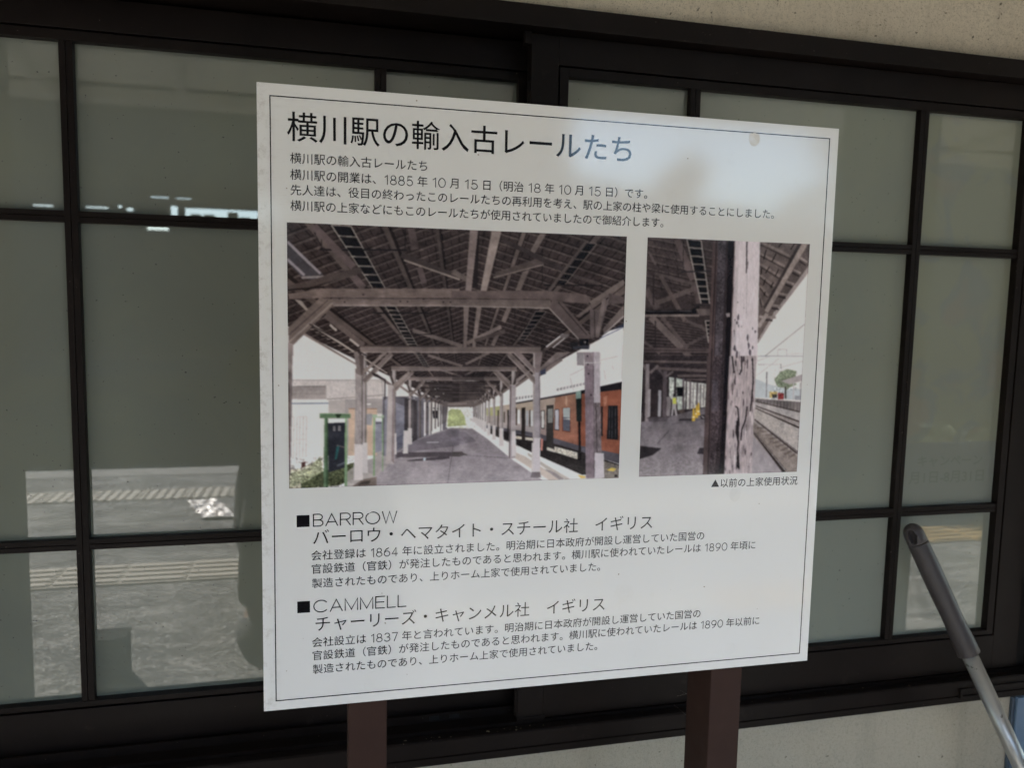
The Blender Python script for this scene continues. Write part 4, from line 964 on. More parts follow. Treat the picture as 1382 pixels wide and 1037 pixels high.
    # right: tracks and far platform
    s.poly(Ff((900, 300), (1275, 330), (1240, 885), (895, 890)), (150, 140, 136), c2=(140, 128, 122)); s.poly(Ff((915, 170), (960, 185), (1010, 210), (1120, 240), (1275, 250), (1270, 335), (915, 320)), (170, 178, 182))
    s.poly(Ff((925, 315), (1270, 335), (1265, 350), (925, 322)), (200, 194, 190)); s.poly(Ff((925, 322), (1265, 348), (1260, 420), (925, 345)), (104, 96, 96), c2=(120, 110, 108))
    for j in range(14): s.line(*Ff((940 + j * 25, 328 + j * 2), (938 + j * 25, 350 + j * 5.2)), .6, (70, 62, 64))
    s.poly(Ff((918, 380), (1262, 545), (1250, 735), (905, 470)), (166, 156, 150)); s.poly(Ff((905, 500), (1245, 760), (1240, 880), (1170, 880), (910, 600)), (132, 118, 110)); s.poly(Ff((900, 600), (1140, 882), (895, 892)), (150, 140, 144)); s.poly(Ff((915, 350), (1262, 425), (1258, 490), (915, 385)), (158, 150, 148))
    s.speckle(Ff((905, 340), (1275, 400), (1240, 885), (905, 600)), 0.09, 2, 2)
    for j in range(9): s.line(*Ff((935 + j * 30, 545 + j * 29), (1010 + j * 27, 545 + j * 25)), 1.6 + j * .15, (92, 78, 72), a=.6)
    for a, b, w0, w1 in (((908, 575), (1150, 882), 2.2, 6.0), ((918, 480), (1244, 735), 1.6, 3.8), ((925, 378), (1255, 498), 1.0, 1.8), ((922, 395), (1255, 545), 1.0, 2.2), ((925, 345), (1260, 425), .8, 1.4)):
        s.line(*Ff(a, b), w0, (52, 40, 38), w1)
    for a, b, w0, w1 in (((906, 571), (1163, 882), .6, 1.4), ((920, 478), (1246, 733), .5, 1.0)): s.line(*Ff(a, b), w0, (150, 140, 140), w1)
    s.line(*Ff((1008, 120), (1005, 315)), 1.6, (120, 118, 120)); s.poly(Ff((1028, 270), (1090, 270), (1085, 315), (1030, 318)), (176, 150, 80)); s.poly(Ff((1050, 290), (1085, 290), (1085, 316), (1050, 316)), (70, 66, 64)); s.poly(Ff((1093, 280), (1138, 282), (1136, 328), (1093, 330)), (150, 50, 50)); s.speckle(Ff((1028, 260), (1140, 260), (1140, 330), (1028, 330)), .2, 3, 3)
    s.poly(Ff((1065, 180), (1110, 120), (1165, 100), (1235, 115), (1225, 160), (1180, 190), (1240, 215), (1180, 240), (1150, 270), (1140, 240), (1090, 235)), (128, 142, 112)); s.speckle(Ff((1065, 100), (1240, 100), (1240, 260), (1065, 260)), .14, 3, 3); s.line(*Ff((1150, 230), (1152, 325)), 2.2, (80, 76, 72))
    s.poly(Ff((1115, 190), (1275, 140), (1275, 205), (1270, 190), (1180, 215)), (168, 156, 156)); s.line(*Ff((1212, 200), (1210, 335)), 1.6, (170, 164, 164)); s.line(*Ff((1265, 200), (1260, 335)), 1.2, (140, 134, 134)); s.poly(Ff((1220, 300), (1275, 305), (1270, 335), (1222, 332)), (130, 130, 136))
    # wires and gantry
    s.line(*Ee((945, 960), (1290, 960)), 1.0, (150, 152, 160)); s.line(*Ee((1000, 960), (1300, 718)), .7, (120, 118, 124)); s.line(*Ee((1095, 958), (1098, 910)), .6, (150, 152, 160)); s.line(*Ee((1098, 910), (1165, 908)), .6, (150, 152, 160)); s.line(*Ee((1165, 908), (1165, 958)), .6, (150, 152, 160)); s.line(*Ee((1165, 944), (1290, 940)), .5, (165, 165, 170)); s.line(*Ff((930, 150), (1100, 20)), .5, (160, 160, 164)); s.line(*Ff((1100, 90), (1280, 40)), .5, (160, 160, 164)); s.line(*Ff((940, 65), (1120, 65)), .5, (165, 165, 170)); s.line(*Ff((1040, 0), (930, 40)), .5, (160, 160, 164)); s.line(*Ff((1115, 60), (1115, 100)), .8, (130, 130, 134))
    # right roof
    s.poly(Ee((940, 80), (1345, 90), (1335, 270), (1070, 620), (945, 865)), (96, 83, 80))
    for i in range(6):
        y = 95 + i * 82; x1 = 1190 - i * 42
        s.line(*Ee((958, y + (0 if i else -10)), (x1, y + 108 - i * 8)), 3.2, (118, 103, 98)); s.line(*Ee((958, y + 18), (x1 - 6, y + 124 - i * 8)), 1.6, (60, 51, 51))
    for a, b in (((1005, 150), (985, 225)), ((1080, 180), (1050, 240)), ((1130, 90), (1100, 130)), ((1220, 105), (1190, 150)), ((1030, 280), (1000, 330)), ((1100, 300), (1075, 350)), ((970, 290), (965, 340)), ((1000, 375), (985, 420)), ((1060, 400), (1040, 440)), ((1000, 470), (990, 500))): s.line(*Ee(a, b), 1.4, (36, 30, 30))
    s.poly(Ee((1275, 105), (1320, 108), (1020, 632), (995, 612)), (142, 126, 120)); s.poly(Ee((1250, 100), (1275, 105), (1000, 600), (985, 590)), (62, 53, 53)); s.poly(Ee((1330, 262), (1330, 320), (1075, 655), (945, 865), (950, 830), (1060, 640)), (150, 136, 134)); s.poly(Ee((1335, 100), (1333, 265), (1075, 620), (1040, 620), (1290, 170)), (90, 78, 76))
    for i in range(6): s.line(*Ee((1265 - i * 52, 212 + i * 90), (1320 - i * 50, 245 + i * 84)), 3.0, (132, 118, 114)); s.line(*Ee((1255 - i * 52, 235 + i * 90), (1305 - i * 50, 268 + i * 84)), 2.2, (54, 46, 47))
    s.line(*Ee((955, 660), (1080, 665)), 3.0, (140, 126, 122)); s.line(*Ee((1015, 635), (950, 740)), 5, (136, 122, 118)); s.speckle(Ee((940, 80), (1345, 90), (1335, 270), (1070, 620), (945, 865)), .05, 3, 3)
    # rail column
    col = Ee((605, 60), (770, 70), (745, 1020)) + Ff((690, 893), (525, 900), (555, 0)) + Ee((570, 1000))
    s.poly(col, (58, 48, 51)); s.poly(Ee((600, 60), (640, 62), (605, 1020), (566, 1020)), (86, 68, 68)); s.poly(Ff((556, 0), (600, 0), (575, 898), (525, 900)), (82, 66, 66)); s.line(*(Ee((628, 62)) + Ff((590, 0))), 1.2, (40, 32, 34)); s.line(*Ff((590, 0), (565, 898)), 1.2, (44, 36, 38))
    s.poly(Ee((715, 65), (768, 68), (742, 1020), (695, 1020)), (36, 29, 33)); s.poly(Ff((690, 0), (725, 0), (705, 400), (690, 893), (650, 893), (680, 300)), (36, 30, 34))
    s.poly(Ee((640, 62), (700, 64), (672, 1020), (615, 1020)), (74, 66, 72)); s.poly(Ff((605, 0), (665, 0), (650, 500), (615, 895), (575, 895)), (72, 60, 64)); s.speckle(Ee((640, 62), (700, 64), (672, 1020), (615, 1020)), .2, 2, 3); s.speckle(Ff((605, 0), (680, 0), (665, 500), (640, 895), (575, 895)), .22, 2, 3)
    s.poly(Ff((595, 180), (640, 190), (640, 420), (590, 420)), (98, 92, 104), .4); s.line(*Ee((768, 70), (735, 1020)), 1.2, (112, 96, 98)); s.line(*Ff((722, 300), (700, 893)), 1.0, (96, 78, 78)); s.poly(Ee((700, 635), (730, 630), (732, 660), (708, 662)), (150, 138, 140))
    # peeling white post
    s.poly(Ee((772, 78), (958, 85), (940, 1020), (738, 1020)), (196, 184, 190)); s.poly(Ff((725, 0), (928, 0), (898, 888), (690, 893)), (166, 150, 152)); s.poly(Ee((772, 78), (800, 80), (770, 1020), (738, 1020)), (176, 163, 168), .7)
    s.line(*Ee((858, 85), (856, 330)), 1.6, (52, 44, 48)); s.line(*Ee((856, 330), (868, 240)), .8, (84, 74, 78)); s.line(*Ee((860, 300), (856, 680)), .5, (150, 138, 144)); s.speckle(Ee((772, 78), (958, 85), (940, 1020), (738, 1020)), .03, 2, 10)
    r2 = random.Random(4)
    def flake(f, x, y, w_, h, c):
        n = 9; P = []
        for i in range(n):
            a = 2 * math.pi * i / n; P.append((x + math.cos(a) * w_ * r2.uniform(.5, 1.1), y + math.sin(a) * h * r2.uniform(.6, 1.1)))
        s.poly(f(*P), c)
    for x, y, a, b in ((795, 665, 10, 26), (785, 705, 9, 16), (798, 730, 4, 14), (770, 685, 4, 12), (765, 780, 4, 30), (820, 735, 3, 8), (905, 750, 4, 14), (925, 775, 8, 14), (868, 820, 8, 28), (875, 880, 9, 36), (885, 930, 9, 34), (905, 895, 6, 18), (770, 900, 14, 26), (785, 950, 12, 36), (838, 592, 4, 4), (790, 550, 4, 5), (835, 985, 10, 24), (905, 985, 10, 22), (865, 1000, 8, 20)): flake(Ee, x, y, a, b, (84, 74, 84))
    for i in range(60):
        y = r2.uniform(0, 880); t = y / 890; x = r2.uniform(722 - 28 * t, 925 - 28 * t)
        flake(Ff, x, y, r2.uniform(1.5, 7), r2.uniform(12, 60), r2.choice(((92, 78, 82), (110, 95, 98), (128, 112, 112), (196, 184, 186), (72, 62, 68))))
    for pts in (((790, 470), (796, 600), (788, 720), (800, 860)), ((770, 380), (790, 395), (800, 520), (780, 600)), ((860, 380), (850, 480), (820, 560), (815, 640)), ((815, 0), (818, 110), (800, 140)), ((745, 0), (760, 130)), ((900, 20), (905, 200), (885, 420))):
        for a, b in zip(pts, pts[1:]): s.line(*Ff(a, b), 1.8, (50, 42, 46))
    s.poly(Ff((778, 490), (796, 490), (798, 650), (790, 660), (772, 580)), (44, 36, 40)); s.poly(Ff((782, 760), (800, 760), (806, 850), (786, 850)), (38, 32, 36))
    s.speckle(Ff((725, 0), (928, 0), (898, 888), (690, 893)), .09, 2, 16)
    return s.done()

def print_mesh(name, I, u0, u1, v0, v1, label):
    ny, nx = I.shape[:2]
    gx = np.linspace(px(u0), px(u1), nx + 1); gz = np.linspace(pz(v1), pz(v0), ny + 1)
    X, Z = np.meshgrid(gx, gz)
    co = np.stack([X.ravel(), np.full(X.size, -0.0003), Z.ravel()], 1).astype(np.float32)
    i = np.arange(ny)[:, None] * (nx + 1) + np.arange(nx)[None]
    f = np.stack([i, i + nx + 1, i + nx + 2, i + 1], -1).reshape(-1, 4)
    me = bpy.data.meshes.new(name)
    me.vertices.add(len(co)); me.vertices.foreach_set('co', co.ravel())
    me.loops.add(f.size); me.loops.foreach_set('vertex_index', f.ravel().astype(np.int32))
    me.polygons.add(len(f)); me.polygons.foreach_set('loop_start', np.arange(0, f.size, 4, dtype=np.int32)); me.polygons.foreach_set('loop_total', np.full(len(f), 4, np.int32))
    me.update(calc_edges=True)
    Ip = np.pad(I, ((0, 1), (0, 1), (0, 0)), 'edge'); Iq = np.pad(I, ((1, 0), (1, 0), (0, 0)), 'edge')
    V = I.reshape(-1, 3)
    at_ = me.color_attributes.new('print', 'FLOAT_COLOR', 'CORNER')
    # corner colours averaged from the four cells round each vertex
    P4 = np.pad(I, ((1, 1), (1, 1), (0, 0)), 'edge')
    Vx = (P4[:-1, :-1] + P4[1:, :-1] + P4[:-1, 1:] + P4[1:, 1:]) / 4
    Vx = Vx.reshape(-1, 3)[f.ravel()]
    at_.data.foreach_set('color', np.concatenate([Vx, np.ones((len(Vx), 1))], 1).astype(np.float32).ravel())
    return link(name, me, PRINT, sg, label=label)
print_mesh('photo_print', picture_one(), 0.0384, 0.5427, 0.3342, 0.7131, 'large printed photograph of a timber platform roof and an orange train')
print_mesh('photo_print', picture_two(), 0.5770, 0.8604, 0.3350, 0.7134, 'narrow printed photograph of a peeling white post beside railway tracks')


# ------------------------------------------------------------------ mop leaning on the window
TOP = Vector((1.289, -0.032, 0.897)); FOOT = Vector((1.627, -0.292, 0.03))
axis = (FOOT - TOP).normalized(); LEN = (FOOT - TOP).length
mop = empty('mop', (FOOT.x, FOOT.y, 0), label='mop handle with dark grey plastic grip and grey tube leaning against the right window', cat='mop')
def P(d): return TOP + axis * d - Vector((FOOT.x, FOOT.y, 0))
def lathe_obj(name, mat, prof, n=32, flat=None, **k):
    bm = bmesh.new(); up = Vector((0, 1, 0)); a = axis.cross(up).normalized(); b = axis.cross(a).normalized()
    rings = []
    for d, r in prof:
        r *= 1.38
        rings.append([bm.verts.new(P(d) + a * math.cos(2 * math.pi * j / n) * r + b * math.sin(2 * math.pi * j / n) * r * 0.92) for j in range(n)])
    for r0, r1 in zip(rings, rings[1:]):
        for j in range(n): bm.faces.new((r0[j], r0[(j + 1) % n], r1[(j + 1) % n], r1[j]))
    bm.faces.new(rings[0][::-1]); bm.faces.new(rings[-1])
    me = mesh_of(bm, name); me.shade_smooth()
    return link(name, me, mat, mop, **k)
GL = 0.308
gp = [(0.0462, 0.0160), (0.0475, 0.0166)] + [(0.05 + (GL - 0.05) * t, 0.0166 + 0.0006 * math.sin(t * 3) - 0.0010 * math.exp(-((t - 0.66) / 0.18) ** 2) + 0.0012 * max(0, t - 0.7) / 0.3) for t in [i / 14 for i in range(15)]]
gp += [(GL + 0.001, 0.0174), (GL + 0.002, 0.0164), (GL + 0.002, 0.0128)]
grip = lathe_obj('grip', GRIP, gp)
capo = lathe_obj('grip_cap', GRIP, [(0.0, 0.0015)] + [(0.0235 * (1 - math.cos(t)), 0.0160 * math.sin(t)) for t in [i * math.pi / 20 for i in range(1, 11)]] + [(0.030, 0.0163), (0.0445, 0.0164), (0.0455, 0.0158)])
# hanging slot cut through the cap
bmc = bmesh.new(); bmesh.ops.create_uvsphere(bmc, u_segments=20, v_segments=14, radius=1.0)
cut = link('cutter', mesh_of(bmc), None, None)
side = Vector((-0.80, -0.55, 0.1)).normalized(); side = (side - axis * side.dot(axis)).normalized()
third = axis.cross(side).normalized()
Mx = Matrix((third * 0.0088, side * 0.0150, axis * 0.0165)).transposed().to_4x4(); Mx.translation = P(0.0250) + side * 0.0175 + Vector((FOOT.x, FOOT.y, 0))
cut.matrix_world = Mx
md = capo.modifiers.new('b', 'BOOLEAN'); md.object = cut; md.operation = 'DIFFERENCE'; md.solver = 'EXACT'
dg = bpy.context.evaluated_depsgraph_get(); dg.update()
nm = bpy.data.meshes.new_from_object(capo.evaluated_get(dg)); capo.modifiers.clear(); capo.data = nm
bpy.data.objects.remove(cut)
if not nm.materials: nm.materials.append(GRIP)
lathe_obj('tube', ALU, [(GL - 0.01, 0.0126), (LEN - 0.05, 0.0126)])
boxobj('mop_head', BLACKP, [(-0.16, 0.16, -0.05, 0.05, 0.0, 0.035), (-0.03, 0.03, -0.025, 0.025, 0.03, 0.10)], mop, bev=0.008)
bm = bmesh.new()
for i in range(46):
    x = -0.15 + 0.3 * (i % 23) / 22; y = -0.045 if i < 23 else 0.045
    tube(bm, [(x, y, 0.02), (x + random.uniform(-.01, .01), y * 1.9, 0.012), (x + random.uniform(-.02, .02), y * 3.1, 0.006)], 0.004, 6)
link('mop_strands', mesh_of(bm), simple('grey_cotton', (0.35, 0.34, 0.31)), mop, kind='stuff')

# cobwebs: fine threads between post, frame and sign
WEB = simple('cobweb_thread', (0.32, 0.30, 0.27), rough=0.9)
bm = bmesh.new()
for a, b in (((0.700, -0.262, 0.655), (0.742, -0.034, 0.560)), ((0.704, -0.262, 0.700), (0.735, -0.034, 0.548)), ((0.698, -0.262, 0.600), (0.728, -0.034, 0.530))):
    a, b = Vector(a), Vector(b); m = (a + b) / 2 + Vector((0, 0, -0.006)); tube(bm, [a, m, b], 0.00016, 4, False)
tag(link('cobweb', mesh_of(bm), WEB), 'thin cobweb threads between the right sign post and the window sill', 'cobweb')
# debris caught on the sill
bm = bmesh.new()
for i in range(26):
    x = random.choice([random.uniform(0.12, 0.45), random.uniform(0.5, 1.6)]); y = random.uniform(-0.028, -0.014); r = random.uniform(0.0006, 0.0018)
    g = bmesh.ops.create_icosphere(bm, subdivisions=1, radius=r)
    for v in g['verts']: v.co = Vector((x + v.co.x * random.uniform(.6, 2.2), y + v.co.y, 0.5093 + v.co.z * .6))
link('dirt_crumbs', mesh_of(bm), simple('pale_grit', (0.34, 0.28, 0.19), (0.16, 0.13, 0.09), 0.9, 900), kind='stuff')

# ------------------------------------------------------------------ canopy over the platform (overhead, seen in reflections)
cn = empty('platform_canopy', (0, -2.6, 0), label='timber platform canopy over the walkway with dark rafters', cat='canopy')
def roofz(y): return 3.42 + (y + 0.0) * (3.42 - 2.94) / 5.25
bm = bmesh.new()
for a, b in ((0.0, -5.35),):
    vs = [(-14, a + 2.6, roofz(a) + 0.03), (14, a + 2.6, roofz(a) + 0.03), (14, b + 2.6, roofz(b) + 0.03), (-14, b + 2.6, roofz(b) + 0.03)]
    lo = [bm.verts.new(v) for v in vs]; hi = [bm.verts.new((v[0], v[1], v[2] + 0.03)) for v in vs]
    bm.faces.new(lo); bm.faces.new(hi[::-1])
    for i in range(4): bm.faces.new((lo[i], lo[(i + 1) % 4], hi[(i + 1) % 4], hi[i]))
link('roof_boards', mesh_of(bm), CREAM, cn)
rb = None
for i in range(29):
    x = -14 + i
    bm = bmesh.new(); box(bm, -0.03, 0.03, -5.25 / 2, 5.25 / 2, -0.05, 0.05)
    if rb is None: rb = mesh_of(bm, 'rafter'); rb.materials.append(CREAM)
    else: bm.free()
    o = link('rafter', rb, None, cn, (x, 0.0, roofz(-2.6) - 0.02)); o.rotation_euler.x = math.atan2(3.42 - 2.94, 5.25)
for y in (-1.15, -3.2, -5.1):
    boxobj('purlin', CREAM, [(-14, 14, y + 2.6 - 0.07, y + 2.6 + 0.07, roofz(y) - (0.24 if y > -5 else 0.08), roofz(y) - (0.08 if y > -5 else 0.0))], cn)
boxobj('fascia_board', CREAM, [(-14, 14, -5.36 + 2.6 - 0.03, -5.36 + 2.6, 2.90, 2.99)], cn)
first = None
for x, side_ in ((-4.05, 'far left'), (-1.025, 'left'), (1.99, 'right'), (5.0, 'far right')):
    t = empty('canopy_column', (x, -0.95, 0), label=f'{side_} square timber column of the platform canopy', cat='column', group='canopy columns')
    boxobj('shaft', WOOD, [(-0.135, 0.135, -0.09, 0.09, 0.30, roofz(-0.95) - 0.07)], t, bev=0.004)
    boxobj('footing', simple('footing_concrete', (0.05, 0.047, 0.043)), [(-0.135, 0.135, -0.09, 0.09, 0, 0.299)], t, bev=0.004)
lk = empty('blocker', (1.73, -0.95, 0), label='tall dark added locker standing against the right canopy column', cat='blocker')  # added to widen the dark band mirrored beside the right column
boxobj('case', BLACKP, [(-0.11, 0.12, -0.09, 0.09, 0.03, 1.5)], lk, bev=0.004)
boxobj('door', BLACKP, [(-0.10, 0.11, 0.0905, 0.098, 0.05, 1.47)], lk, bev=0.002)
for fx in (-0.09, 0.10): boxobj('foot', RAIL, [(fx - 0.012, fx + 0.012, -0.08, 0.08, 0, 0.03)], lk)
pl_ = empty('baffle', (4.7, -3.42, 0), label='added long low dark planter box with small leafy plants near the platform edge', cat='baffle')  # added to hide the sunlit ground behind it from the right panes
boxobj('trough', DKWALL, [(-1.35, 1.35, -0.17, 0.17, 0, 0.40)], pl_, bev=0.01)
rr = random.Random(3); V, F = [], []
for i in range(900):
    c0 = Vector((rr.uniform(-1.3, 1.3), rr.uniform(-.14, .14), 0.40 + rr.uniform(0, .13))); u = Vector((rr.gauss(0, 1), rr.gauss(0, 1), rr.gauss(0, 1))).normalized() * 0.035; v_ = u.orthogonal().normalized() * 0.018
    o_ = len(V); V += [tuple(c0 - u), tuple(c0 + v_), tuple(c0 + u), tuple(c0 - v_)]; F.append((o_, o_ + 1, o_ + 2, o_ + 3))
me = bpy.data.meshes.new('leaves'); me.from_pydata(V, [], F); link('leaves', me, LEAF, pl_, kind='stuff')
# crumpled sheet lying on the platform
bm = bmesh.new(); n = 14; g_ = [[bm.verts.new((-0.70 + (i / n - .5) * 0.20 + (j / n - .5) * .16, -3.68 + (j / n - .5) * 0.46, 0.012 + 0.012 * math.sin(i * 1.1 + j * .5) * math.sin(j * .9) + 0.010 * random.random())) for i in range(n + 1)] for j in range(n + 1)]
for j in range(n):
    for i in range(n): bm.faces.new((g_[j][i], g_[j][i + 1], g_[j + 1][i + 1], g_[j + 1][i]))
tag(link('plastic_sheet', mesh_of(bm), simple('silver_plastic', (0.92, 0.92, 0.92), (0.70, 0.58, 0.50), 0.45, 14, stretch=(1, 3, 1))), 'crumpled silver plastic sheet lying between the two tactile lines', 'plastic sheet')

# small dark box on the platform
bxo = empty('equipment_box', (-0.735, -1.33, 0), label='small dark box standing on the sunlit platform, mirrored in the left window', cat='box')
boxobj('case', BLACKP, [(-0.055, 0.055, -0.05, 0.05, 0, 0.155)], bxo, bev=0.004)
boxobj('lid', BLACKP, [(-0.058, 0.058, -0.053, 0.053, 0.155, 0.165)], bxo, bev=0.002)

# ------------------------------------------------------------------ the photographer, seen only mirrored in glass and sign
def skinned(name, verts, edges, radii, mat, parent=None, sub=2):
    me = bpy.data.meshes.new(name); me.from_pydata(verts, edges, [])
    o = bpy.data.objects.new(name, me); COL.objects.link(o)
    o.modifiers.new('s', 'SKIN'); o.modifiers.new('u', 'SUBSURF').levels = sub
    for v, r in zip(me.skin_vertices[0].data, radii): v.radius = r if hasattr(r, '__len__') else (r, r)
    me.skin_vertices[0].data[0].use_root = True
    dg = bpy.context.evaluated_depsgraph_get(); dg.update()
    nm = bpy.data.meshes.new_from_object(o.evaluated_get(dg)); nm.shade_smooth()
    bpy.data.objects.remove(o)
    nm.materials.clear()
    return link(name, nm, mat, parent)
pr = empty('person', (-0.06, -1.80, 0), label='person in long dark coat standing before the sign holding a camera to the face', cat='person')
J = dict(pelvis=(0, 0, 0.86), waist=(0, 0, 0.98), chest=(0, 0.0, 1.16), neckb=(0, 0.01, 1.28), neck=(0, 0.02, 1.34), head=(0, 0.025, 1.38), crown=(0, 0.02, 1.44),
         ls=(-0.17, 0, 1.24), le=(-0.27, 0.06, 1.01), lw=(-0.10, 0.20, 1.26), rs=(0.17, 0, 1.24), re=(0.27, 0.06, 1.01), rw=(0.10, 0.20, 1.26),
         lh=(-0.09, 0, 0.82), lk=(-0.17, 0.15, 0.46), la=(-0.20, 0.20, 0.09), lt=(-0.225, 0.33, 0.035), rh=(0.09, 0, 0.82), rk=(0.10, 0.01, 0.45), ra=(0.10, -0.02, 0.09), rt=(0.11, 0.13, 0.035))
K = list(J); ix = {k: i for i, k in enumerate(K)}
Ed = [('pelvis', 'waist'), ('waist', 'chest'), ('chest', 'neckb'), ('neckb', 'neck'), ('neck', 'head'), ('head', 'crown'), ('chest', 'ls'), ('ls', 'le'), ('le', 'lw'), ('chest', 'rs'), ('rs', 're'), ('re', 'rw'),
      ('pelvis', 'lh'), ('lh', 'lk'), ('lk', 'la'), ('la', 'lt'), ('pelvis', 'rh'), ('rh', 'rk'), ('rk', 'ra'), ('ra', 'rt')]
Rr = dict(pelvis=(0.17, 0.13), waist=(0.16, 0.12), chest=(0.17, 0.12), neckb=0.07, neck=0.055, head=(0.06, 0.07), crown=(0.05, 0.06), ls=0.075, le=0.055, lw=0.034, rs=0.075, re=0.055, rw=0.034,
          lh=0.10, lk=0.065, la=0.045, lt=0.035, rh=0.10, rk=0.065, ra=0.045, rt=0.035)
skinned('body', [J[k] for k in K], [(ix[a], ix[b]) for a, b in Ed], [Rr[k] for k in K], SKIN, pr)
def loft(name, mat, rings, n=36, wob=0.0, parent=pr):
    bm = bmesh.new(); R_ = []
    for z, rx_, ry_, cx_, cy_ in rings:
        R_.append([bm.verts.new((cx_ + rx_ * (1 + wob * math.sin(5 * t + z * 9)) * math.copysign(abs(math.cos(t)) ** .85, math.cos(t)), cy_ + ry_ * (1 + wob * math.cos(4 * t + z * 7)) * math.copysign(abs(math.sin(t)) ** .85, math.sin(t)), z)) for t in [2 * math.pi * i / n for i in range(n)]])
    for a, b in zip(R_, R_[1:]):
        for i in range(n): bm.faces.new((a[i], a[(i + 1) % n], b[(i + 1) % n], b[i]))
    bm.faces.new(R_[0][::-1]); bm.faces.new(R_[-1])
    o = link(name, mesh_of(bm, smooth=True), mat, parent); return o
loft('coat', CLOTH, [(0.12, .265, .20, 0.03, .04), (0.14, .267, .205, 0.03, .04), (0.40, .30, .20, 0, .03), (0.60, .285, .185, 0, .02), (0.80, .25, .155, 0, .01), (0.95, .215, .135, 0, 0), (1.05, .21, .13, 0, 0), (1.17, .225, .13, 0, 0), (1.24, .205, .115, 0, 0), (1.285, .13, .09, 0, .005), (1.31, .075, .07, 0, .01)], wob=0.025)
for sx in (-1, 1):
    skinned('sleeve', [(sx * .15, 0, 1.235), (sx * .215, 0.01, 1.19), (sx * .28, .06, 1.0), (sx * .20, .14, 1.12), (sx * .118, .185, 1.235)], [(0, 1), (1, 2), (2, 3), (3, 4)], [.075, .072, .056, .050, .040], CLOTH, pr)
loft('collar', CLOTH, [(1.285, .082, .078, 0, .01), (1.335, .07, .068, 0, .015), (1.34, .06, .058, 0, .015)], 24)
skinned('trousers', [(0, 0, 0.88), (-0.11, 0.02, 0.76), (-0.18, 0.15, 0.46), (-0.205, 0.20, 0.11), (0.10, 0, 0.76), (0.10, 0.01, 0.45), (0.10, -0.01, 0.11)], [(0, 1), (1, 2), (2, 3), (0, 4), (4, 5), (5, 6)], [(0.19, 0.15), 0.12, 0.09, 0.075, 0.12, 0.09, 0.075], TROUSER, pr)
bm = bmesh.new(); bmesh.ops.create_uvsphere(bm, u_segments=20, v_segments=14, radius=1)
for v in bm.verts: v.co = Vector((v.co.x * 0.088, 0.000 + v.co.y * 0.098, 1.475 + v.co.z * 0.080))
for nm_, fx, fy in (('shoe', -0.212, 0.26), ('shoe', 0.105, 0.05)):
    b2 = bmesh.new(); bmesh.ops.create_uvsphere(b2, u_segments=18, v_segments=12, radius=1)
    for v in b2.verts: v.co = Vector((fx + v.co.x * 0.058, fy + v.co.y * 0.145, max(0.0, 0.045 + v.co.z * 0.062)))
    link(nm_, mesh_of(b2, smooth=True), TROUSER, pr)
bmf = bmesh.new(); bmesh.ops.create_uvsphere(bmf, u_segments=28, v_segments=20, radius=1)
for v in bmf.verts:
    x, y, z = v.co; q = 1 - 0.22 * max(0, -z) ** 1.5
    v.co = Vector((x * 0.076 * q, 0.02 + y * 0.096 * q, 1.425 + z * 0.115))
    if y > .85 and -.35 < z < .15 and abs(x) < .25: v.co.y += 0.018 * (1 - abs(x) * 4) * (1 - abs(z + .15) * 2)
link('face', mesh_of(bmf, smooth=True), SKIN, pr)
for sx in (-1, 1):
    be = bmesh.new(); bmesh.ops.create_uvsphere(be, u_segments=12, v_segments=8, radius=1)
    for v in be.verts: v.co = Vector((sx * 0.077 + v.co.x * 0.008, 0.012 + v.co.y * 0.018, 1.42 + v.co.z * 0.03))
    link('ear', mesh_of(be, smooth=True), SKIN, pr)
    be = bmesh.new(); bmesh.ops.create_uvsphere(be, u_segments=10, v_segments=8, radius=0.011)
    for v in be.verts: v.co += Vector((sx * 0.03, 0.098, 1.435))
    link('eye', mesh_of(be, smooth=True), BLACKP, pr)
link('hair', mesh_of(bm, smooth=True), HAIR, pr)
for sx in (-1, 1):
    for i in range(4):
        b0 = Vector((sx * 0.088, 0.225, 1.295 + 0.018 * i)); skinned('finger', [b0, b0 + Vector((sx * -0.004, 0.032, 0.004)), b0 + Vector((sx * -0.028, 0.045, 0.004))], [(0, 1), (1, 2)], [0.0095, 0.009, 0.008], SKIN, pr, 1)
    b0 = Vector((sx * 0.075, 0.205, 1.285)); skinned('thumb', [b0, b0 + Vector((sx * -0.02, 0.01, 0.012)), b0 + Vector((sx * -0.035, 0.012, 0.026))], [(0, 1), (1, 2)], [0.011, 0.010, 0.009], SKIN, pr, 1)
cmr = empty('camera_body', (-0.06, -1.80, 0), label='black camera held up by the person before the sign', cat='camera')
boxobj('camera_case', BLACKP, [(-0.062, 0.062, 0.215, 0.25, 1.295, 1.360)], cmr, bev=0.004)
bm = bmesh.new(); tube(bm, [(0, 0.25, 1.325), (0, 0.285, 1.325)], 0.026, 20); link('camera_lens', mesh_of(bm), BLACKP, cmr)

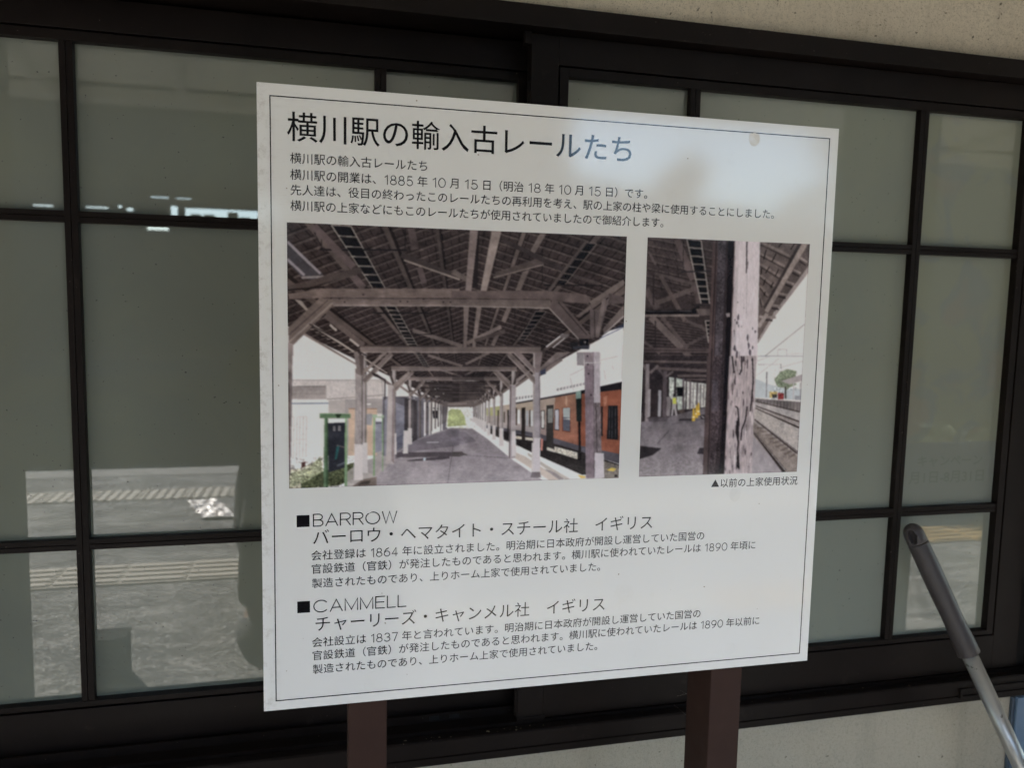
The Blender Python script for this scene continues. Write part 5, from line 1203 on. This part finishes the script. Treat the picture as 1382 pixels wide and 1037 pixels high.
# ------------------------------------------------------------------ across the tracks (mirrored in glass and sign)
shed = empty('added_shed', (-17.0, -18.5, 0), label='invented long dark boarded shed across the tracks, slits cut for mirrored sky glints', cat='building')  # invented shed, shaped for its dark reflection in glass and sign
X0, X1 = -30.0, 22.8                                       # local
def SB(n, m, bs, **k): return boxobj(n, m, [(a, b, c, d, e, f) for a, b, c, d, e, f in bs], shed, **k)
SB('wall', DKWALL, [(X0, X1, -0.2, 0, 0, 2.95)])
SB('upper_wall', DKWALL, [(X0, X1, -0.2, 0, 3.78, 6.3)])
holes = [(-6.35, -5.90, 3.40, 3.445), (-5.25, -4.75, 3.41, 3.455), (-4.56, -4.46, 3.44, 3.51), (-4.38, -4.22, 3.38, 3.46), (-3.85, -3.45, 3.71, 3.75), (-3.30, -2.95, 3.71, 3.745), (-3.42, -3.25, 3.32, 3.55), (-3.10, -1.20, 3.32, 3.52), (-3.95, -3.46, 2.96, 3.07)]  # gaps cut to let sky through as bright glints in the left window
def pierced(x0, x1, z0, z1, hs):
    """boards left standing round the gaps in a strip of wall"""
    if not hs:
        SB('board', DKWALL, [(x0, x1, -0.16, -0.02, z0, z1)]); return
    h = hs[0]; a, b, c, d = h
    for q in ((x0, a, z0, z1), (b, x1, z0, z1), (a, b, z0, c), (a, b, d, z1)):
        if q[1] - q[0] > 1e-3 and q[3] - q[2] > 1e-3:
            inside = [(max(k[0], q[0]), min(k[1], q[1]), max(k[2], q[2]), min(k[3], q[3])) for k in hs[1:] if k[0] < q[1] and k[1] > q[0] and k[2] < q[3] and k[3] > q[2]]
            pierced(*q, inside)
pierced(X0, X1, 2.95, 3.78, [(a + 17, b + 17, c, d) for a, b, c, d in holes])
for x, z in ((-3.05, 3.31), (-2.75, 3.38), (-2.5, 3.31), (-2.2, 3.36), (-1.9, 3.32), (-1.5, 3.31)):   # crates added behind the widest gap to break up its glint
    SB('gap_filler', CREAM, [(x + 17, x + 17.22, -0.9, -0.6, 3.0, z + r_) for r_ in (random.uniform(.05, .16),)])
SB('roof', SLATE, [(X0 - 0.5, X1 + 0.4, -6.0, 1.2, 6.3, 6.5)])
SB('roof_beam', CREAM, [(X0, X1, 1.0, 1.12, 6.05, 6.3)])
SB('end_wall', DKWALL, [(X1 - 0.2, X1, -6, -0.2, 0, 6.3)])
hg = empty('added_low_shed', (5.8, -18.9, 0), label='added low dark shed, top sloped to bound the sky mirrored in the sign', cat='building')  # added shape whose top edge bounds the sky mirrored in the sign
prism('wall', DKWALL, [(0, 0), (0, 3.5), (-0.2, 3.5), (-0.2, 0)], 0, 8.2, hg)
bm = bmesh.new(); n = 34; r5 = random.Random(5)
top = [(8.2 * i / n, 4.72 - 1.05 * i / n + r5.uniform(-.05, .05)) for i in range(n + 1)]
fr_ = [[bm.verts.new((x, y, z)) for x, z in top] for y in (0.15, -0.6)]; lo_ = [[bm.verts.new((x, y, 3.5)) for x, z in top] for y in (0.15, -0.6)]
for i in range(n):
    bm.faces.new((fr_[0][i], fr_[0][i + 1], lo_[0][i + 1], lo_[0][i])); bm.faces.new((fr_[0][i], fr_[1][i], fr_[1][i + 1], fr_[0][i + 1]))
link('roof', mesh_of(bm), SLATE, hg)
sh2 = empty('added_shed', (13.9, -18.5, 0), label='added tall dark boarded shed across the tracks, blocking sky right of the low one', cat='building')  # added to keep bright sky out of the right panes
boxobj('wall', DKWALL, [(0, 30, -0.6, 0, 0, 6.2)], sh2)
boxobj('roof', SLATE, [(-0.1, 30.4, -1.0, 0.5, 6.2, 6.4)], sh2)

def tree(x, y, h, r, seed, label):
    rr = random.Random(seed)
    t = empty('evergreen_tree', (x, y, -0.1), label=label, cat='tree', group='trees beyond the tracks')
    bm = bmesh.new(); tube(bm, [(0, 0, 0), (0.1, 0, h * .4), (0, 0.1, h * .85)], [0.28, 0.2, 0.06], 10)
    for k in range(9):
        a = rr.uniform(0, 6.28); z = h * rr.uniform(.3, .8); L = r * rr.uniform(.5, .9)
        tube(bm, [(0, 0, z), (math.cos(a) * L * .6, math.sin(a) * L * .6, z + L * .25), (math.cos(a) * L, math.sin(a) * L, z + L * .35)], [0.09, 0.05, 0.02], 6)
    link('trunk', mesh_of(bm), BARK, t)
    n = 2600; V = []; F = []
    clumps = [(rr.gauss(0, r * .42), rr.gauss(0, r * .42), h * rr.uniform(.3, .98), rr.uniform(.25, .5) * r) for _ in range(26)]
    for i in range(n):
        cx_, cy_, cz_, cr = rr.choice(clumps); p = Vector((rr.gauss(0, 1), rr.gauss(0, 1), rr.gauss(0, 1))).normalized() * cr * rr.uniform(.5, 1.05)
        p = Vector((cx_ + p.x, cy_ + p.y, cz_ + p.z * .7)); u = Vector((rr.gauss(0, 1), rr.gauss(0, 1), rr.gauss(0, 1))).normalized() * 0.22; v_ = u.orthogonal().normalized() * 0.13
        o_ = len(V); V += [p - u, p + v_, p + u, p - v_]; F.append((o_, o_ + 1, o_ + 2, o_ + 3))
    me = bpy.data.meshes.new('crown'); me.from_pydata([tuple(q) for q in V], [], F); link('crown', me, LEAF, t)
tree(9.75, -20.6, 6.0, 0.55, 1, 'slender evergreen tree standing behind the low shed')
tree(22, -27.5, 9.0, 3.4, 3, 'broad dense evergreen tree behind the tall shed on the right')

# far hills
bm = bmesh.new(); n = 80; rows = []
for j, (yy, hh) in enumerate(((-120, -1.6), (-170, 6), (-260, 14), (-380, 18))):
    rows.append([bm.verts.new((-420 + 840 * i / n, yy, hh * (1 + 0.25 * math.sin(i * .31 + j) + 0.12 * math.sin(i * .83 + 2 * j)))) for i in range(n + 1)])
for a, b in zip(rows, rows[1:]):
    for i in range(n): bm.faces.new((a[i], a[i + 1], b[i + 1], b[i]))
link('hills', mesh_of(bm, smooth=True), LEAF, None, kind='structure')
